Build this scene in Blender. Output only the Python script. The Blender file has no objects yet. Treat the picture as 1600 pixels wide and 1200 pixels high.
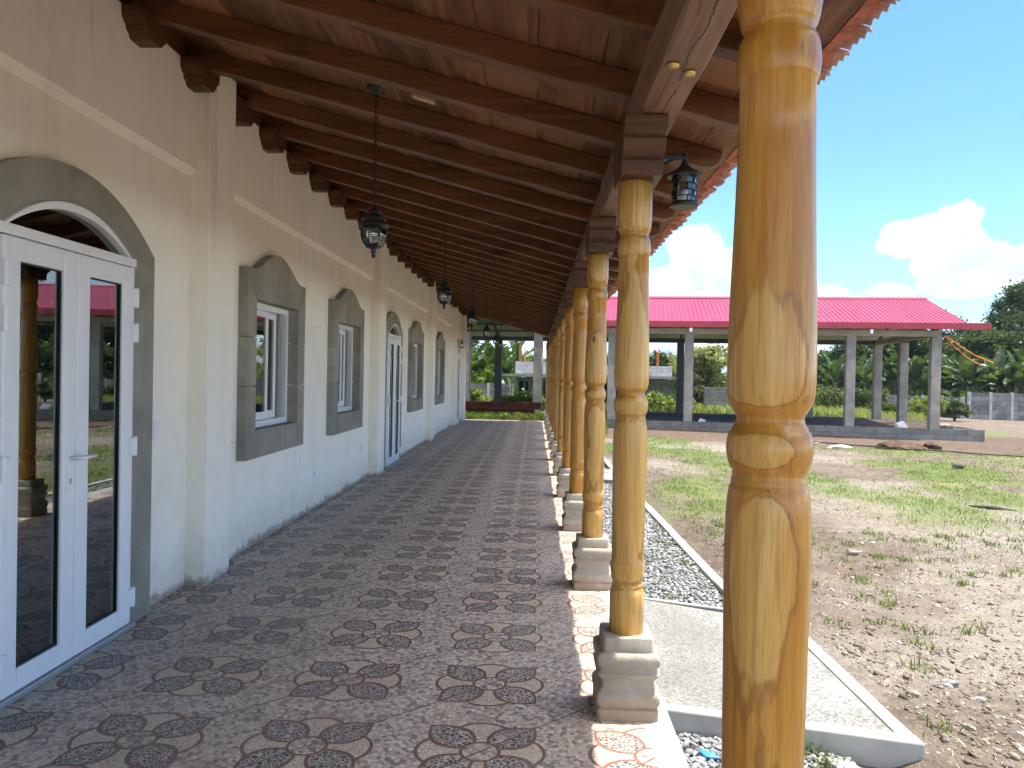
import bpy, math, random
import numpy as np
from math import radians, sin, cos, pi, atan2, asin, sqrt, exp
from mathutils import Vector, Matrix
random.seed(7); rng = np.random.default_rng(7)
SC = bpy.context.scene
COL = SC.collection

# ------------------------------------------------------------------ camera
F, CX, CY, H = 1200.0, 800.0, 600.0, 1.5
def cam_axes():
    d = np.array([(836 - CX) / F, (587 - CY) / F, 1.0]); d /= np.linalg.norm(d)
    r = radians(1.15); u = np.array([sin(r), -cos(r), 0.0]); u -= d * (u @ d); u /= np.linalg.norm(u)
    x = np.cross(d, u)
    if x[0] < 0: x = -x
    return np.stack([x, d, u], 1)
R = cam_axes()
cam = bpy.data.cameras.new('camera'); cam.lens = 27.0; cam.sensor_width = 36.0; cam.sensor_fit = 'HORIZONTAL'
cam.clip_start = 0.05; cam.clip_end = 20000
co = bpy.data.objects.new('camera', cam); COL.objects.link(co)
M3 = np.stack([R[0], -R[1], -R[2]], 1)
co.matrix_world = Matrix.Translation((0, 0, H)) @ Matrix([list(map(float, r)) for r in M3]).to_4x4()
SC.camera = co

# ------------------------------------------------------------------ node helper
class E:
    """a socket (or number) in an expression"""
    def __init__(s, nt, v): s.nt, s.v = nt, v
    def _m(s, op, *a, clamp=False):
        n = s.nt.nodes.new('ShaderNodeMath'); n.operation = op; n.use_clamp = clamp
        for i, q in enumerate((s,) + a):
            q = q.v if isinstance(q, E) else q
            if isinstance(q, (int, float)): n.inputs[i].default_value = q
            else: s.nt.links.new(q, n.inputs[i])
        return E(s.nt, n.outputs[0])
    def __add__(s, o): return s._m('ADD', o)
    def __radd__(s, o): return s._m('ADD', o)
    def __sub__(s, o): return s._m('SUBTRACT', o)
    def __rsub__(s, o): return E(s.nt, o)._m('SUBTRACT', s)
    def __mul__(s, o): return s._m('MULTIPLY', o)
    def __rmul__(s, o): return s._m('MULTIPLY', o)
    def __truediv__(s, o): return s._m('DIVIDE', o)
    def abs(s): return s._m('ABSOLUTE')
    def floor(s): return s._m('FLOOR')
    def fract(s): return s._m('FRACT')
    def sqrt(s): return s._m('SQRT')
    def sin(s): return s._m('SINE')
    def pow(s, o): return s._m('POWER', o)
    def mn(s, o): return s._m('MINIMUM', o)
    def mx(s, o): return s._m('MAXIMUM', o)
    def lt(s, o): return s._m('LESS_THAN', o)
    def gt(s, o): return s._m('GREATER_THAN', o)
    def ss(s, a, b, lo=0.0, hi=1.0):
        n = s.nt.nodes.new('ShaderNodeMapRange'); n.interpolation_type = 'SMOOTHSTEP'
        s.nt.links.new(s.v, n.inputs[0])
        for i, q in enumerate((a, b, lo, hi)): n.inputs[1 + i].default_value = q
        return E(s.nt, n.outputs[0])
    def lin(s, a, b, lo=0.0, hi=1.0):
        n = s.nt.nodes.new('ShaderNodeMapRange'); s.nt.links.new(s.v, n.inputs[0])
        for i, q in enumerate((a, b, lo, hi)): n.inputs[1 + i].default_value = q
        return E(s.nt, n.outputs[0])
class G:
    """graph builder for one material"""
    def __init__(s, name):
        s.m = bpy.data.materials.new(name); s.m.use_nodes = True; s.nt = s.m.node_tree
        s.b = s.nt.nodes['Principled BSDF']; s.out = s.nt.nodes['Material Output']
    def n(s, t): return s.nt.nodes.new(t)
    def e(s, v): return E(s.nt, v)
    def coord(s, kind='Object'): return s.n('ShaderNodeTexCoord').outputs[kind]
    def pos(s): return s.n('ShaderNodeNewGeometry').outputs['Position']
    def island(s): return s.e(s.n('ShaderNodeNewGeometry').outputs['Random Per Island'])
    def objrand(s): return s.e(s.n('ShaderNodeObjectInfo').outputs['Random'])
    def sep(s, v):
        n = s.n('ShaderNodeSeparateXYZ'); s.nt.links.new(v, n.inputs[0]); return [s.e(o) for o in n.outputs]
    def vec(s, x, y, z):
        n = s.n('ShaderNodeCombineXYZ')
        for i, q in enumerate((x, y, z)):
            q = q.v if isinstance(q, E) else q
            if isinstance(q, (int, float)): n.inputs[i].default_value = q
            else: s.nt.links.new(q, n.inputs[i])
        return n.outputs[0]
    def scale(s, v, x, y, z):
        n = s.n('ShaderNodeVectorMath'); n.operation = 'MULTIPLY'; s.nt.links.new(v, n.inputs[0]); n.inputs[1].default_value = (x, y, z); return n.outputs[0]
    def noise(s, v, sc, det=4.0, rough=0.55, dist=0.0):
        n = s.n('ShaderNodeTexNoise'); s.nt.links.new(v, n.inputs['Vector']); n.inputs['Scale'].default_value = sc
        n.inputs['Detail'].default_value = det; n.inputs['Roughness'].default_value = rough; n.inputs['Distortion'].default_value = dist
        return s.e(n.outputs['Fac'])
    def voro(s, v, sc, feature='F1', rand=1.0):
        n = s.n('ShaderNodeTexVoronoi'); n.feature = feature; s.nt.links.new(v, n.inputs['Vector']); n.inputs['Scale'].default_value = sc
        n.inputs['Randomness'].default_value = rand; return n
    def mix(s, f, a, b, blend='MIX'):
        n = s.n('ShaderNodeMix'); n.data_type = 'RGBA'; n.blend_type = blend; n.clamp_factor = True; n.clamp_result = False
        for i, q in ((0, f), (6, a), (7, b)):
            q = q.v if isinstance(q, E) else q
            if isinstance(q, (int, float)): n.inputs[i].default_value = q
            elif isinstance(q, (tuple, list)): n.inputs[i].default_value = (*q[:3], 1)
            else: s.nt.links.new(q, n.inputs[i])
        return n.outputs[2]
    def ramp(s, f, stops):
        n = s.n('ShaderNodeValToRGB'); s.nt.links.new(f.v, n.inputs[0]); el = n.color_ramp.elements
        while len(el) < len(stops): el.new(0.5)
        for e_, (p, c) in zip(el, stops): e_.position = p; e_.color = (*c, 1)
        return n.outputs[0]
    def bump(s, h, strength=0.3, dist=0.01):
        n = s.n('ShaderNodeBump'); n.inputs['Strength'].default_value = strength; n.inputs['Distance'].default_value = dist
        s.nt.links.new(h.v, n.inputs['Height']); s.nt.links.new(n.outputs[0], s.b.inputs['Normal'])
    def set(s, color=None, rough=None, spec=None, metal=None, coat=None):
        for k, q in (('Base Color', color), ('Roughness', rough), ('Specular IOR Level', spec), ('Metallic', metal), ('Coat Weight', coat)):
            if q is None: continue
            q = q.v if isinstance(q, E) else q
            if isinstance(q, (tuple, list)): s.b.inputs[k].default_value = (*q[:3], 1)
            elif isinstance(q, (int, float)): s.b.inputs[k].default_value = q
            else: s.nt.links.new(q, s.b.inputs[k])
        return s
    def attr(s, name):
        n = s.n('ShaderNodeAttribute'); n.attribute_name = name; return n
    def link(s, a, b): s.nt.links.new(a, b)

# ------------------------------------------------------------------ sky, sun, exposure
SUN = Vector((0.335, 0.10, 1.0)).normalized()
SUN_EL = asin(SUN.z); SUN_AZ = atan2(SUN.x, SUN.y)
W = bpy.data.worlds.new('World'); SC.world = W; W.use_nodes = True
nt = W.node_tree; bg = nt.nodes['Background']
sky = nt.nodes.new('ShaderNodeTexSky'); sky.sky_type = 'NISHITA'; sky.sun_disc = False
sky.sun_elevation = SUN_EL; sky.sun_rotation = SUN_AZ; sky.air_density = 1.0; sky.dust_density = 0.6; sky.ozone_density = 2.0
g = G('tmp'); bpy.data.materials.remove(g.m); g.nt = nt
tc = nt.nodes.new('ShaderNodeTexCoord').outputs['Generated']
dx, dy, dz = g.sep(tc)
az = dx._m('ARCTAN2', dy) * (180 / pi)
el = dz._m('ARCSINE') * (180 / pi)
wv = g.vec(az, el, dy.lt(0.0) * 3.0)
wob = (g.noise(wv, 0.55, 8.0, 0.66) - 0.5) * 1.15
wob2 = g.noise(wv, 0.16, 3.0, 0.5) - 0.5
BLOBS = [(11.7, 9.2, 1.9, 1.75), (13.3, 8.0, 1.7, 1.5), (10.1, 7.0, 1.9, 1.2), (12.2, 6.4, 3.2, 1.3), (14.8, 7.2, 1.8, 1.3), (8.0, 6.4, 1.6, 1.1),
         (25.0, 9.4, 1.5, 1.1), (26.5, 9.6, 1.8, 1.25), (28.1, 10.4, 1.35, 1.2), (28.5, 9.5, 1.2, 1.1), (29.6, 7.9, 1.6, 1.3), (31.6, 7.0, 2.1, 1.4), (27.2, 7.6, 1.6, .9),
         (24.3, 5.9, 1.6, .7), (20.2, 5.9, 1.5, .65), (34.6, 6.9, 2.6, 1.6), (28.6, 6.3, 2.6, .8), (17.0, 6.3, 1.6, .8), (38, 9, 2.5, 2.0), (42, 7, 4, 2.0)]
dens = None
for a0, e0, ra, re in BLOBS:
    t = ((az - a0) / (ra * 1.12)).pow(2.0) if False else None
    p = (az - a0) * (1 / (ra * 1.15)); q = (el - e0) * (1 / (re * 1.15))
    v = 1.0 - (p * p + q * q)
    dens = v if dens is None else dens.mx(v)
dens = dens + wob * 1.9
low = (5.6 - el) * 0.33 + wob * 1.2 + wob2 * 3.0 - 0.62
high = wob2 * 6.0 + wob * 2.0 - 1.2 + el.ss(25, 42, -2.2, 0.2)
dens = dens.mx(low).mx(high + az.abs().ss(36, 55, -3.0, 1.0))  # extra clouds overhead and to the sides, out of view, added for fill
mask = dens.ss(-0.04, 0.30)
shade = (g.noise(wv, 0.33, 5.0, 0.6) - 0.5) * 1.5 + 0.62 - el.ss(5.0, 9.5, 0.28, 0.0)
ccol = g.mix(shade.ss(0.15, 0.75), (0.47, 0.70, 0.80), (0.96, 0.97, 0.98))
skyc = g.mix(1.0, sky.outputs[0], (0.0185, 0.0365, 0.057), 'MULTIPLY')
haze = el.ss(0.0, 16.0, 0.44, 0.0)
skyc = g.mix(haze, skyc, (0.125, 0.28, 0.33))
ccol = g.mix(1.0, ccol, g.mix(az.abs().ss(36, 60).mx(el.ss(26, 40)), (0.262, 0.262, 0.262), (2.1, 1.90, 1.64)), 'MULTIPLY')  # out-of-view clouds boosted and warmed as added fill light for the gallery
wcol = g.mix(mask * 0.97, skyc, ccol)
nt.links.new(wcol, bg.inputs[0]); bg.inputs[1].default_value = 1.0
sun = bpy.data.lights.new('sun', 'SUN'); sun.energy = 2.0; sun.angle = radians(0.53); sun.color = (1.0, 0.955, 0.88)
so = bpy.data.objects.new('sun', sun); COL.objects.link(so); so.location = (40, 10, 60)
so.rotation_euler = SUN.to_track_quat('Z', 'Y').to_euler()
SC.view_settings.view_transform = 'Standard'; SC.view_settings.look = 'None'; SC.view_settings.gamma = 1.0
SC.view_settings.exposure = 2.42
SC.cycles.max_bounces = 8; SC.cycles.diffuse_bounces = 5; SC.cycles.glossy_bounces = 4; SC.cycles.transmission_bounces = 4
SC.cycles.transparent_max_bounces = 8; SC.cycles.use_denoising = True; SC.cycles.caustics_reflective = False; SC.cycles.caustics_refractive = False

# ------------------------------------------------------------------ object helpers
WL = {}
def wloc(o):
    return WL.get(o.name, Vector((0, 0, 0)))
def tag(o, label=None, cat=None, group=None, kind=None):
    if label: o['label'] = label
    if cat: o['category'] = cat
    if group: o['group'] = group
    if kind: o['kind'] = kind
    return o
def thing(name, label, cat, loc=(0, 0, 0), group=None, rz=0.0):
    o = bpy.data.objects.new(name, None); COL.objects.link(o); o.location = loc; o.rotation_euler = (0, 0, rz)
    o.empty_display_size = 0.1; WL[o.name] = Vector(loc)
    return tag(o, label, cat, group)
def link_mesh(name, me, mat, parent=None, local=False, smooth=False, mats=None):
    o = bpy.data.objects.new(name, me); COL.objects.link(o)
    for m in (mats or [mat]): me.materials.append(m)
    if smooth: me.polygons.foreach_set('use_smooth', np.ones(len(me.polygons), bool))
    if parent is not None:
        o.parent = parent
        if not local: o.location = -wloc(parent)
        WL[o.name] = Vector((0, 0, 0)) if not local else wloc(parent)
    return o
class MB:
    def __init__(s): s.v, s.f, s.mi = [], [], []
    def add(s, vs, fs, mi=0):
        b = len(s.v); s.v += [tuple(map(float, p)) for p in vs]; s.f += [tuple(b + i for i in f) for f in fs]; s.mi += [mi] * len(fs); return s
    def box(s, x0, x1, y0, y1, z0, z1, mi=0):
        return s.add([(x0, y0, z0), (x1, y0, z0), (x1, y1, z0), (x0, y1, z0), (x0, y0, z1), (x1, y0, z1), (x1, y1, z1), (x0, y1, z1)],
                     [(0, 3, 2, 1), (4, 5, 6, 7), (0, 1, 5, 4), (1, 2, 6, 5), (2, 3, 7, 6), (3, 0, 4, 7)], mi)
    def hexa(s, p, mi=0):
        return s.add(p, [(0, 3, 2, 1), (4, 5, 6, 7), (0, 1, 5, 4), (1, 2, 6, 5), (2, 3, 7, 6), (3, 0, 4, 7)], mi)
    def prism(s, poly, axis, a, b, mi=0, cap=True):
        """poly: 2D points in the two other axes (x: (y,z); y: (x,z); z: (x,y))"""
        def P(u, v, w): return {'x': (w, u, v), 'y': (u, w, v), 'z': (u, v, w)}[axis]
        n = len(poly); vs = [P(u, v, a) for u, v in poly] + [P(u, v, b) for u, v in poly]
        fs = [(i, (i + 1) % n, n + (i + 1) % n, n + i) for i in range(n)]
        if cap: fs += [tuple(range(n - 1, -1, -1)), tuple(range(n, 2 * n))]
        return s.add(vs, fs, mi)
    def ring(s, outer, inner, axis, a, b, closed=False, mi=0):
        """a band between two polylines of equal length, given thickness"""
        def P(u, v, w): return {'x': (w, u, v), 'y': (u, w, v), 'z': (u, v, w)}[axis]
        n = len(outer); vs = [P(*p, a) for p in outer] + [P(*p, a) for p in inner] + [P(*p, b) for p in outer] + [P(*p, b) for p in inner]
        fs = []
        for i in range(n if closed else n - 1):
            j = (i + 1) % n
            fs += [(i, j, n + j, n + i), (2 * n + i, 3 * n + i, 3 * n + j, 2 * n + j), (i, 2 * n + i, 2 * n + j, j), (n + i, n + j, 3 * n + j, 3 * n + i)]
        if not closed: fs += [(0, n, 3 * n, 2 * n), (n - 1, 3 * n - 1, 4 * n - 1, 2 * n - 1)]
        return s.add(vs, fs, mi)
    def lathe(s, prof, n=24, c=(0, 0, 0), mi=0, caps=True):
        vs, fs = [], []
        for z, r in prof:
            for k in range(n): t = 2 * pi * k / n; vs.append((c[0] + r * cos(t), c[1] + r * sin(t), c[2] + z))
        for i in range(len(prof) - 1):
            for k in range(n): k2 = (k + 1) % n; fs.append((i * n + k, i * n + k2, (i + 1) * n + k2, (i + 1) * n + k))
        if caps: fs += [tuple(range(n - 1, -1, -1)), tuple(range((len(prof) - 1) * n, len(prof) * n))]
        return s.add(vs, fs, mi)
    def tube(s, pts, r, n=8, mi=0):
        pts = [Vector(p) for p in pts]; rs = r if isinstance(r, (list, tuple)) else [r] * len(pts); vs, fs = [], []
        for i, p in enumerate(pts):
            d = (pts[min(i + 1, len(pts) - 1)] - pts[max(i - 1, 0)]).normalized()
            a = d.cross(Vector((0.13, 0.31, 1)) if abs(d.z) < 0.9 else Vector((1, 0.1, 0))).normalized(); b = d.cross(a)
            for k in range(n): t = 2 * pi * k / n; q = p + (a * cos(t) + b * sin(t)) * rs[i]; vs.append(tuple(q))
        for i in range(len(pts) - 1):
            for k in range(n): k2 = (k + 1) % n; fs.append((i * n + k, i * n + k2, (i + 1) * n + k2, (i + 1) * n + k))
        fs += [tuple(range(n - 1, -1, -1)), tuple(range((len(pts) - 1) * n, len(pts) * n))]
        return s.add(vs, fs, mi)
    def torus(s, c, axis, R_, r, n=12, m=5, sz=1.0):
        a = Vector(axis).normalized(); u = a.cross(Vector((0, 0, 1)) if abs(a.z) < .9 else Vector((1, 0, 0))).normalized(); w = a.cross(u); vs, fs = [], []
        for i in range(n):
            t = 2 * pi * i / n; d = u * cos(t) + w * sin(t)
            for k in range(m):
                q = 2 * pi * k / m; p = d * (R_ + r * cos(q)) + a * (r * sin(q)); vs.append((c[0] + p.x, c[1] + p.y, c[2] + p.z * sz))
        for i in range(n):
            for k in range(m): fs.append((i * m + k, ((i + 1) % n) * m + k, ((i + 1) % n) * m + (k + 1) % m, i * m + (k + 1) % m))
        return s.add(vs, fs)
    def build(s, name, mat, parent=None, local=False, smooth=False, bevel=0.0, auto=None, mats=None, fix=True):
        me = bpy.data.meshes.new(name); me.from_pydata(s.v, [], s.f); me.update()
        if fix:
            import bmesh
            bm = bmesh.new(); bm.from_mesh(me); bmesh.ops.recalc_face_normals(bm, faces=bm.faces); bm.to_mesh(me); bm.free()
        o = link_mesh(name, me, mat, parent, local, smooth, mats)
        if mats: me.polygons.foreach_set('material_index', np.array(s.mi, dtype=np.int32))
        if bevel:
            b = o.modifiers.new('bevel', 'BEVEL'); b.width = bevel; b.segments = 2; b.limit_method = 'ANGLE'; b.angle_limit = radians(40)
        if auto: me.set_sharp_from_angle(angle=radians(auto)); me.polygons.foreach_set('use_smooth', np.ones(len(me.polygons), bool))
        return o
def np_mesh(name, V, Fq, mat, parent=None, local=False, smooth=False):
    V = np.asarray(V, np.float32); Fq = np.asarray(Fq, np.int32); k = Fq.shape[1]; me = bpy.data.meshes.new(name)
    me.vertices.add(len(V)); me.vertices.foreach_set('co', V.ravel()); me.loops.add(Fq.size); me.loops.foreach_set('vertex_index', Fq.ravel())
    me.polygons.add(len(Fq)); me.polygons.foreach_set('loop_start', np.arange(0, Fq.size, k, dtype=np.int32)); me.update(calc_edges=True); me.validate()
    return link_mesh(name, me, mat, parent, local, smooth)
def copy_tree(o, loc, label=None):
    c = o.copy(); COL.objects.link(c); c.location = loc; WL[c.name] = Vector(loc)
    if label: c['label'] = label
    for ch in [q for q in COL.objects if q.parent == o]:
        d = ch.copy(); COL.objects.link(d); d.parent = c
        for gr in [q for q in COL.objects if q.parent == ch]:
            h = gr.copy(); COL.objects.link(h); h.parent = d
    return c
def vnoise(x, y, seed=0):
    x = np.asarray(x, float); y = np.asarray(y, float); xi = np.floor(x).astype(np.int64); yi = np.floor(y).astype(np.int64); fx = x - xi; fy = y - yi
    fx = fx * fx * (3 - 2 * fx); fy = fy * fy * (3 - 2 * fy)
    def h(a, b):
        n = (a * 374761393 + b * 668265263 + seed * 1442695) & 0x7fffffff; n = ((n ^ (n >> 13)) * 1274126177) & 0x7fffffff
        return ((n ^ (n >> 16)) & 0xffff) / 65535.0
    return (h(xi, yi) * (1 - fx) + h(xi + 1, yi) * fx) * (1 - fy) + (h(xi, yi + 1) * (1 - fx) + h(xi + 1, yi + 1) * fx) * fy
def fbm(x, y, o=4, seed=0):
    a, s_, t = 0.5, 0.0, 0.0
    for i in range(o): s_ = s_ + a * vnoise(x * 2 ** i, y * 2 ** i, seed + i * 17); t += a; a *= 0.5
    return s_ / t
def sstep(a, b, x): t = np.clip((x - a) / (b - a), 0, 1); return t * t * (3 - 2 * t)
def zg(X, Y): return -0.15 - 0.0115 * np.clip(X, 0, 30) - 0.002 * np.clip(Y, 0, 60)
def at(px, Y): return (px - 836.0) / 1200.0 * Y            # eye-level point seen at that column, Y metres away

# ------------------------------------------------------------------ materials
def plain(name, col, rough=0.6, spec=0.5, metal=0.0, var=0.12, sc=6.0, bump=0.0):
    g = G(name); c = g.coord(); n = g.noise(c, sc, 5.0, 0.6)
    lo = tuple(x * (1 - var) for x in col); hi = tuple(min(1, x * (1 + var)) for x in col)
    g.set(color=g.mix(n.ss(0.3, 0.7), lo, hi), rough=rough, spec=spec, metal=metal)
    if bump: g.bump(g.noise(c, sc * 12, 3.0, 0.6), bump, 0.01)
    return g.m
def m_plaster():
    g = G('white_plaster'); p = g.pos(); x, y, z = g.sep(p)
    n1 = g.noise(p, 0.9, 5.0, 0.6); n2 = g.noise(g.scale(p, 5.0, 5.0, 0.28), 1.2, 5.0, 0.62); n3 = g.noise(p, 14.0, 4.0, 0.6)
    c = g.mix(n1.ss(0.3, 0.75), (0.88, 0.81, 0.705), (0.92, 0.865, 0.775))
    up = z.ss(1.9, 3.3)
    c = g.mix(n2.ss(0.56, 0.80) * (up * 0.6 + 0.05), c, (0.55, 0.40, 0.31))      # rain and rust streaks below the eaves
    cv = g.e(g.voro(g.vec(x, y + (n3 - 0.5) * 0.10, z + (n1 - 0.5) * 0.5), 0.55, 'DISTANCE_TO_EDGE').outputs['Distance']); c = g.mix(cv.lt(0.0022) * n1.ss(0.45, 0.6) * 0.35, c, (0.45, 0.38, 0.31)); tp = g.noise(g.scale(p, 1, 1.6, 0.8), 1.9, 5.0, 0.6, 0.8); c = g.mix(tp.ss(0.5, 0.66) * 0.14, c, (0.66, 0.58, 0.48))
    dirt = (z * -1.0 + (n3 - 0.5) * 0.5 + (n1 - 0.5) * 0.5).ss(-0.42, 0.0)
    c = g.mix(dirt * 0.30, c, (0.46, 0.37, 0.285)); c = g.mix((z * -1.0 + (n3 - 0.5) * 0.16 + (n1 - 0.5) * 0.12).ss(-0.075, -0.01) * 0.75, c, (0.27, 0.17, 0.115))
    g.set(color=c, rough=0.85, spec=0.25); g.bump(g.noise(p, 26.0, 5.0, 0.6) + n1 * 3.0 + g.noise(p, 5.0, 3.0) * 2.0, 0.28, 0.007); return g.m
def m_concrete(name='smooth_concrete', a=(0.235, 0.212, 0.175), b=(0.385, 0.355, 0.30)):
    g = G(name); p = g.pos(); n1 = g.noise(p, 2.2, 6.0, 0.62, 0.6); n2 = g.noise(g.scale(p, 6, 6, 1.2), 2.0, 4.0); n3 = g.noise(p, 60, 3.0)
    c = g.mix(n1.ss(0.28, 0.72), a, b); c = g.mix(n2.ss(0.55, 0.8) * 0.35, c, tuple(q * 0.6 for q in a))
    if name == 'smooth_concrete': c = g.mix(g.island() * 0.35, c, tuple(q * 0.8 for q in a))
    g.set(color=c, rough=0.8, spec=0.3); g.bump(n3 + n1 * 2.0, 0.25, 0.006); return g.m
def m_roofwood(name, dark, light, along, rough=0.42, sc=1.0):
    """stained timber; along = axis of the grain"""
    g = G(name); p = g.pos(); s = {'x': (0.35, 7, 7), 'y': (7, 0.35, 7), 'z': (7, 7, 0.35)}[along]
    r = g.island(); x, y, z = g.sep(p)
    pv = g.vec(x + r * 13.0, y + r * 7.0, z + r * 31.0)
    n = g.noise(g.scale(pv, *s), 1.6 * sc, 6.0, 0.65, 0.9); f = g.noise(g.scale(pv, *[q * 5 for q in s]), 2.2, 4.0, 0.7); k = g.noise(g.scale(pv, *[0.4 + q * 0.2 for q in s]), 2.2, 4.0, 0.6, 0.5)
    c = g.mix((n * 0.75 + f * 0.25).ss(0.3, 0.72), dark, light)
    c = g.mix((r * 7.3).fract() * 0.72, c, tuple(q * 0.42 for q in dark))
    c = g.mix((r * 3.7).fract().ss(0.62, 1.0) * 0.5, c, tuple(min(1, q * 1.25) for q in light))
    c = g.mix(k.ss(0.56, 0.72) * 0.7, c, tuple(q * 0.3 for q in dark)); kn = g.voro(g.scale(pv, *[1.0 if q > 1 else 0.55 for q in s]), 3.1); kd = g.e(kn.outputs['Distance']).ss(0.035, 0.085, 1.0, 0.0); c = g.mix(kd * 0.8, c, tuple(q * 0.18 for q in dark))
    g.set(color=c, rough=f.lin(0.3, 0.7, rough - 0.04, rough + 0.16), spec=0.26); g.bump(f + n * 0.6, 0.18, 0.004); return g.m
def m_beam():
    g = G('hewn_beam_wood'); p = g.pos(); n = g.noise(g.scale(p, 6, 0.4, 6), 2.0, 6.0, 0.65, 0.8); f = g.noise(g.scale(p, 40, 1.2, 40), 1.5, 3.0); k = g.noise(g.scale(p, 0.9, 1.2, 0.9), 2.6, 4.0, 0.6)
    c = g.mix((n * 0.7 + f * 0.3).ss(0.3, 0.7), (0.155, 0.070, 0.034), (0.31, 0.175, 0.105)); c = g.mix(k.ss(0.55, 0.72) * 0.5, c, (0.23, 0.165, 0.125))
    x, y, z = g.sep(p); wy = g.noise(g.vec(0.0, y, 0.0), 1.6, 6.0, 0.7); crack = (x - 0.508 - (wy - 0.5) * 0.085).abs().lt(0.0028) * g.noise(g.vec(3.0, y, 0.0), 3.2, 2.0).gt(0.44); cr2 = (x - 0.470 - (g.noise(g.vec(7.0, y, 0.0), 1.3, 6.0, 0.7) - 0.5) * 0.09).abs().lt(0.0014) * g.noise(g.vec(9.0, y, 0.0), 2.2, 2.0).gt(0.52); crack = crack.mx(cr2); kn = g.voro(g.scale(p, 1.0, 0.5, 1.0), 4.2); c = g.mix(g.e(kn.outputs['Distance']).ss(0.05, 0.10, 1.0, 0.0) * 0.8, c, (0.05, 0.028, 0.018))
    c = g.mix(crack * 0.9, c, (0.012, 0.008, 0.006)); g.set(color=c, rough=0.55, spec=0.4); g.bump(f + n - crack * 2.0, 0.3, 0.005); return g.m
def m_column():
    g = G('varnished_log_wood'); c = g.coord(); x, y, z = g.sep(c); seed = g.e(g.attr('seed').outputs['Fac']); g.nt.nodes[-1]
    for q in g.nt.nodes:
        if q.type == 'ATTRIBUTE': q.attribute_type = 'OBJECT'
    pv = g.vec(x + seed * 3.7, y + seed * 9.1, z + seed * 5.3)
    w1 = g.noise(g.scale(pv, 1, 1, 0.55), 3.2, 3.0, 0.5) - 0.5; w2 = g.noise(g.scale(pv, 1, 1, 0.22), 16.0, 4.0, 0.6) - 0.5
    ox = seed.sin() * 0.004 + 0.002; oy = (seed * 2.3).sin() * 0.004 + 0.009
    rr = ((x - ox) * (x - ox) + (y - oy) * (y - oy)).sqrt() + w1 * 0.017 + w2 * 0.009
    stre = g.noise(g.scale(pv, 1, 1, 0.05), 38.0, 5.0, 0.65, 0.3); st2 = g.noise(g.scale(pv, 1, 1, 0.035), 26.0, 4.0, 0.6, 0.25); fine = g.noise(g.scale(pv, 1, 1, 0.03), 130.0, 3.0, 0.7)
    sap = g.mix(stre.ss(0.3, 0.7), (0.58, 0.315, 0.070), (0.70, 0.43, 0.130)); heart = g.mix(stre.ss(0.3, 0.7), (0.43, 0.178, 0.022), (0.61, 0.315, 0.058))
    col = g.mix((rr - (seed * 5.1).sin() * 0.0042).ss(0.0832, 0.0846), heart, sap)
    thr = (seed * 5.1).sin() * 0.0042 + 0.0838; line = (rr - thr).abs().ss(0.0001, 0.0008, 1.0, 0.0) * (g.noise(g.scale(pv, 1, 1, 0.3), 8.0, 3.0).ss(0.34, 0.56))
    col = g.mix(st2.ss(0.50, 0.72) * 0.62, col, (0.42, 0.155, 0.016)); col = g.mix(st2.ss(0.42, 0.25) * 0.35, col, (0.72, 0.46, 0.15))
    col = g.mix(line * 0.58, col, (0.20, 0.075, 0.016)); col = g.mix(fine.ss(0.46, 0.70) * 0.48, col, (0.26, 0.12, 0.03))
    ck = (g.noise(g.scale(pv, 1, 1, 0.025), 46.0, 2.0, 0.5) - 0.5).abs().lt(0.0045) * g.noise(g.scale(pv, 1, 1, 0.35), 9.0, 2.0).gt(0.62); col = g.mix(ck * 0.75, col, (0.10, 0.045, 0.014))
    kn = g.voro(g.scale(pv, 1, 1, 0.5), 5.5); kd = g.e(kn.outputs['Distance']).ss(0.05, 0.09, 1.0, 0.0); col = g.mix(kd * 0.8, col, (0.07, 0.03, 0.012))
    g.set(color=col, rough=stre.lin(0.3, 0.7, 0.27, 0.40), spec=0.4, coat=0.2); g.b.inputs['Coat Roughness'].default_value = 0.18; g.bump(fine * 0.6 + stre + w2 * 3.0, 0.10, 0.004); return g.m
def m_stone():
    g = G('carved_pale_stone'); p = g.pos(); n = g.noise(p, 5.0, 6.0, 0.65); f = g.noise(p, 90.0, 3.0, 0.7); z = g.sep(p)[2]
    c = g.mix(n.ss(0.3, 0.7), (0.33, 0.275, 0.215), (0.46, 0.40, 0.325)); c = g.mix(f.ss(0.5, 0.75) * 0.35, c, (0.24, 0.195, 0.15)); c = g.mix((z + (n - 0.5) * 0.2).ss(0.12, 0.0) * 0.45, c, (0.36, 0.22, 0.14))
    g.set(color=c, rough=0.9, spec=0.2); g.bump(f + n * 2.0, 0.5, 0.006); return g.m
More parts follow.
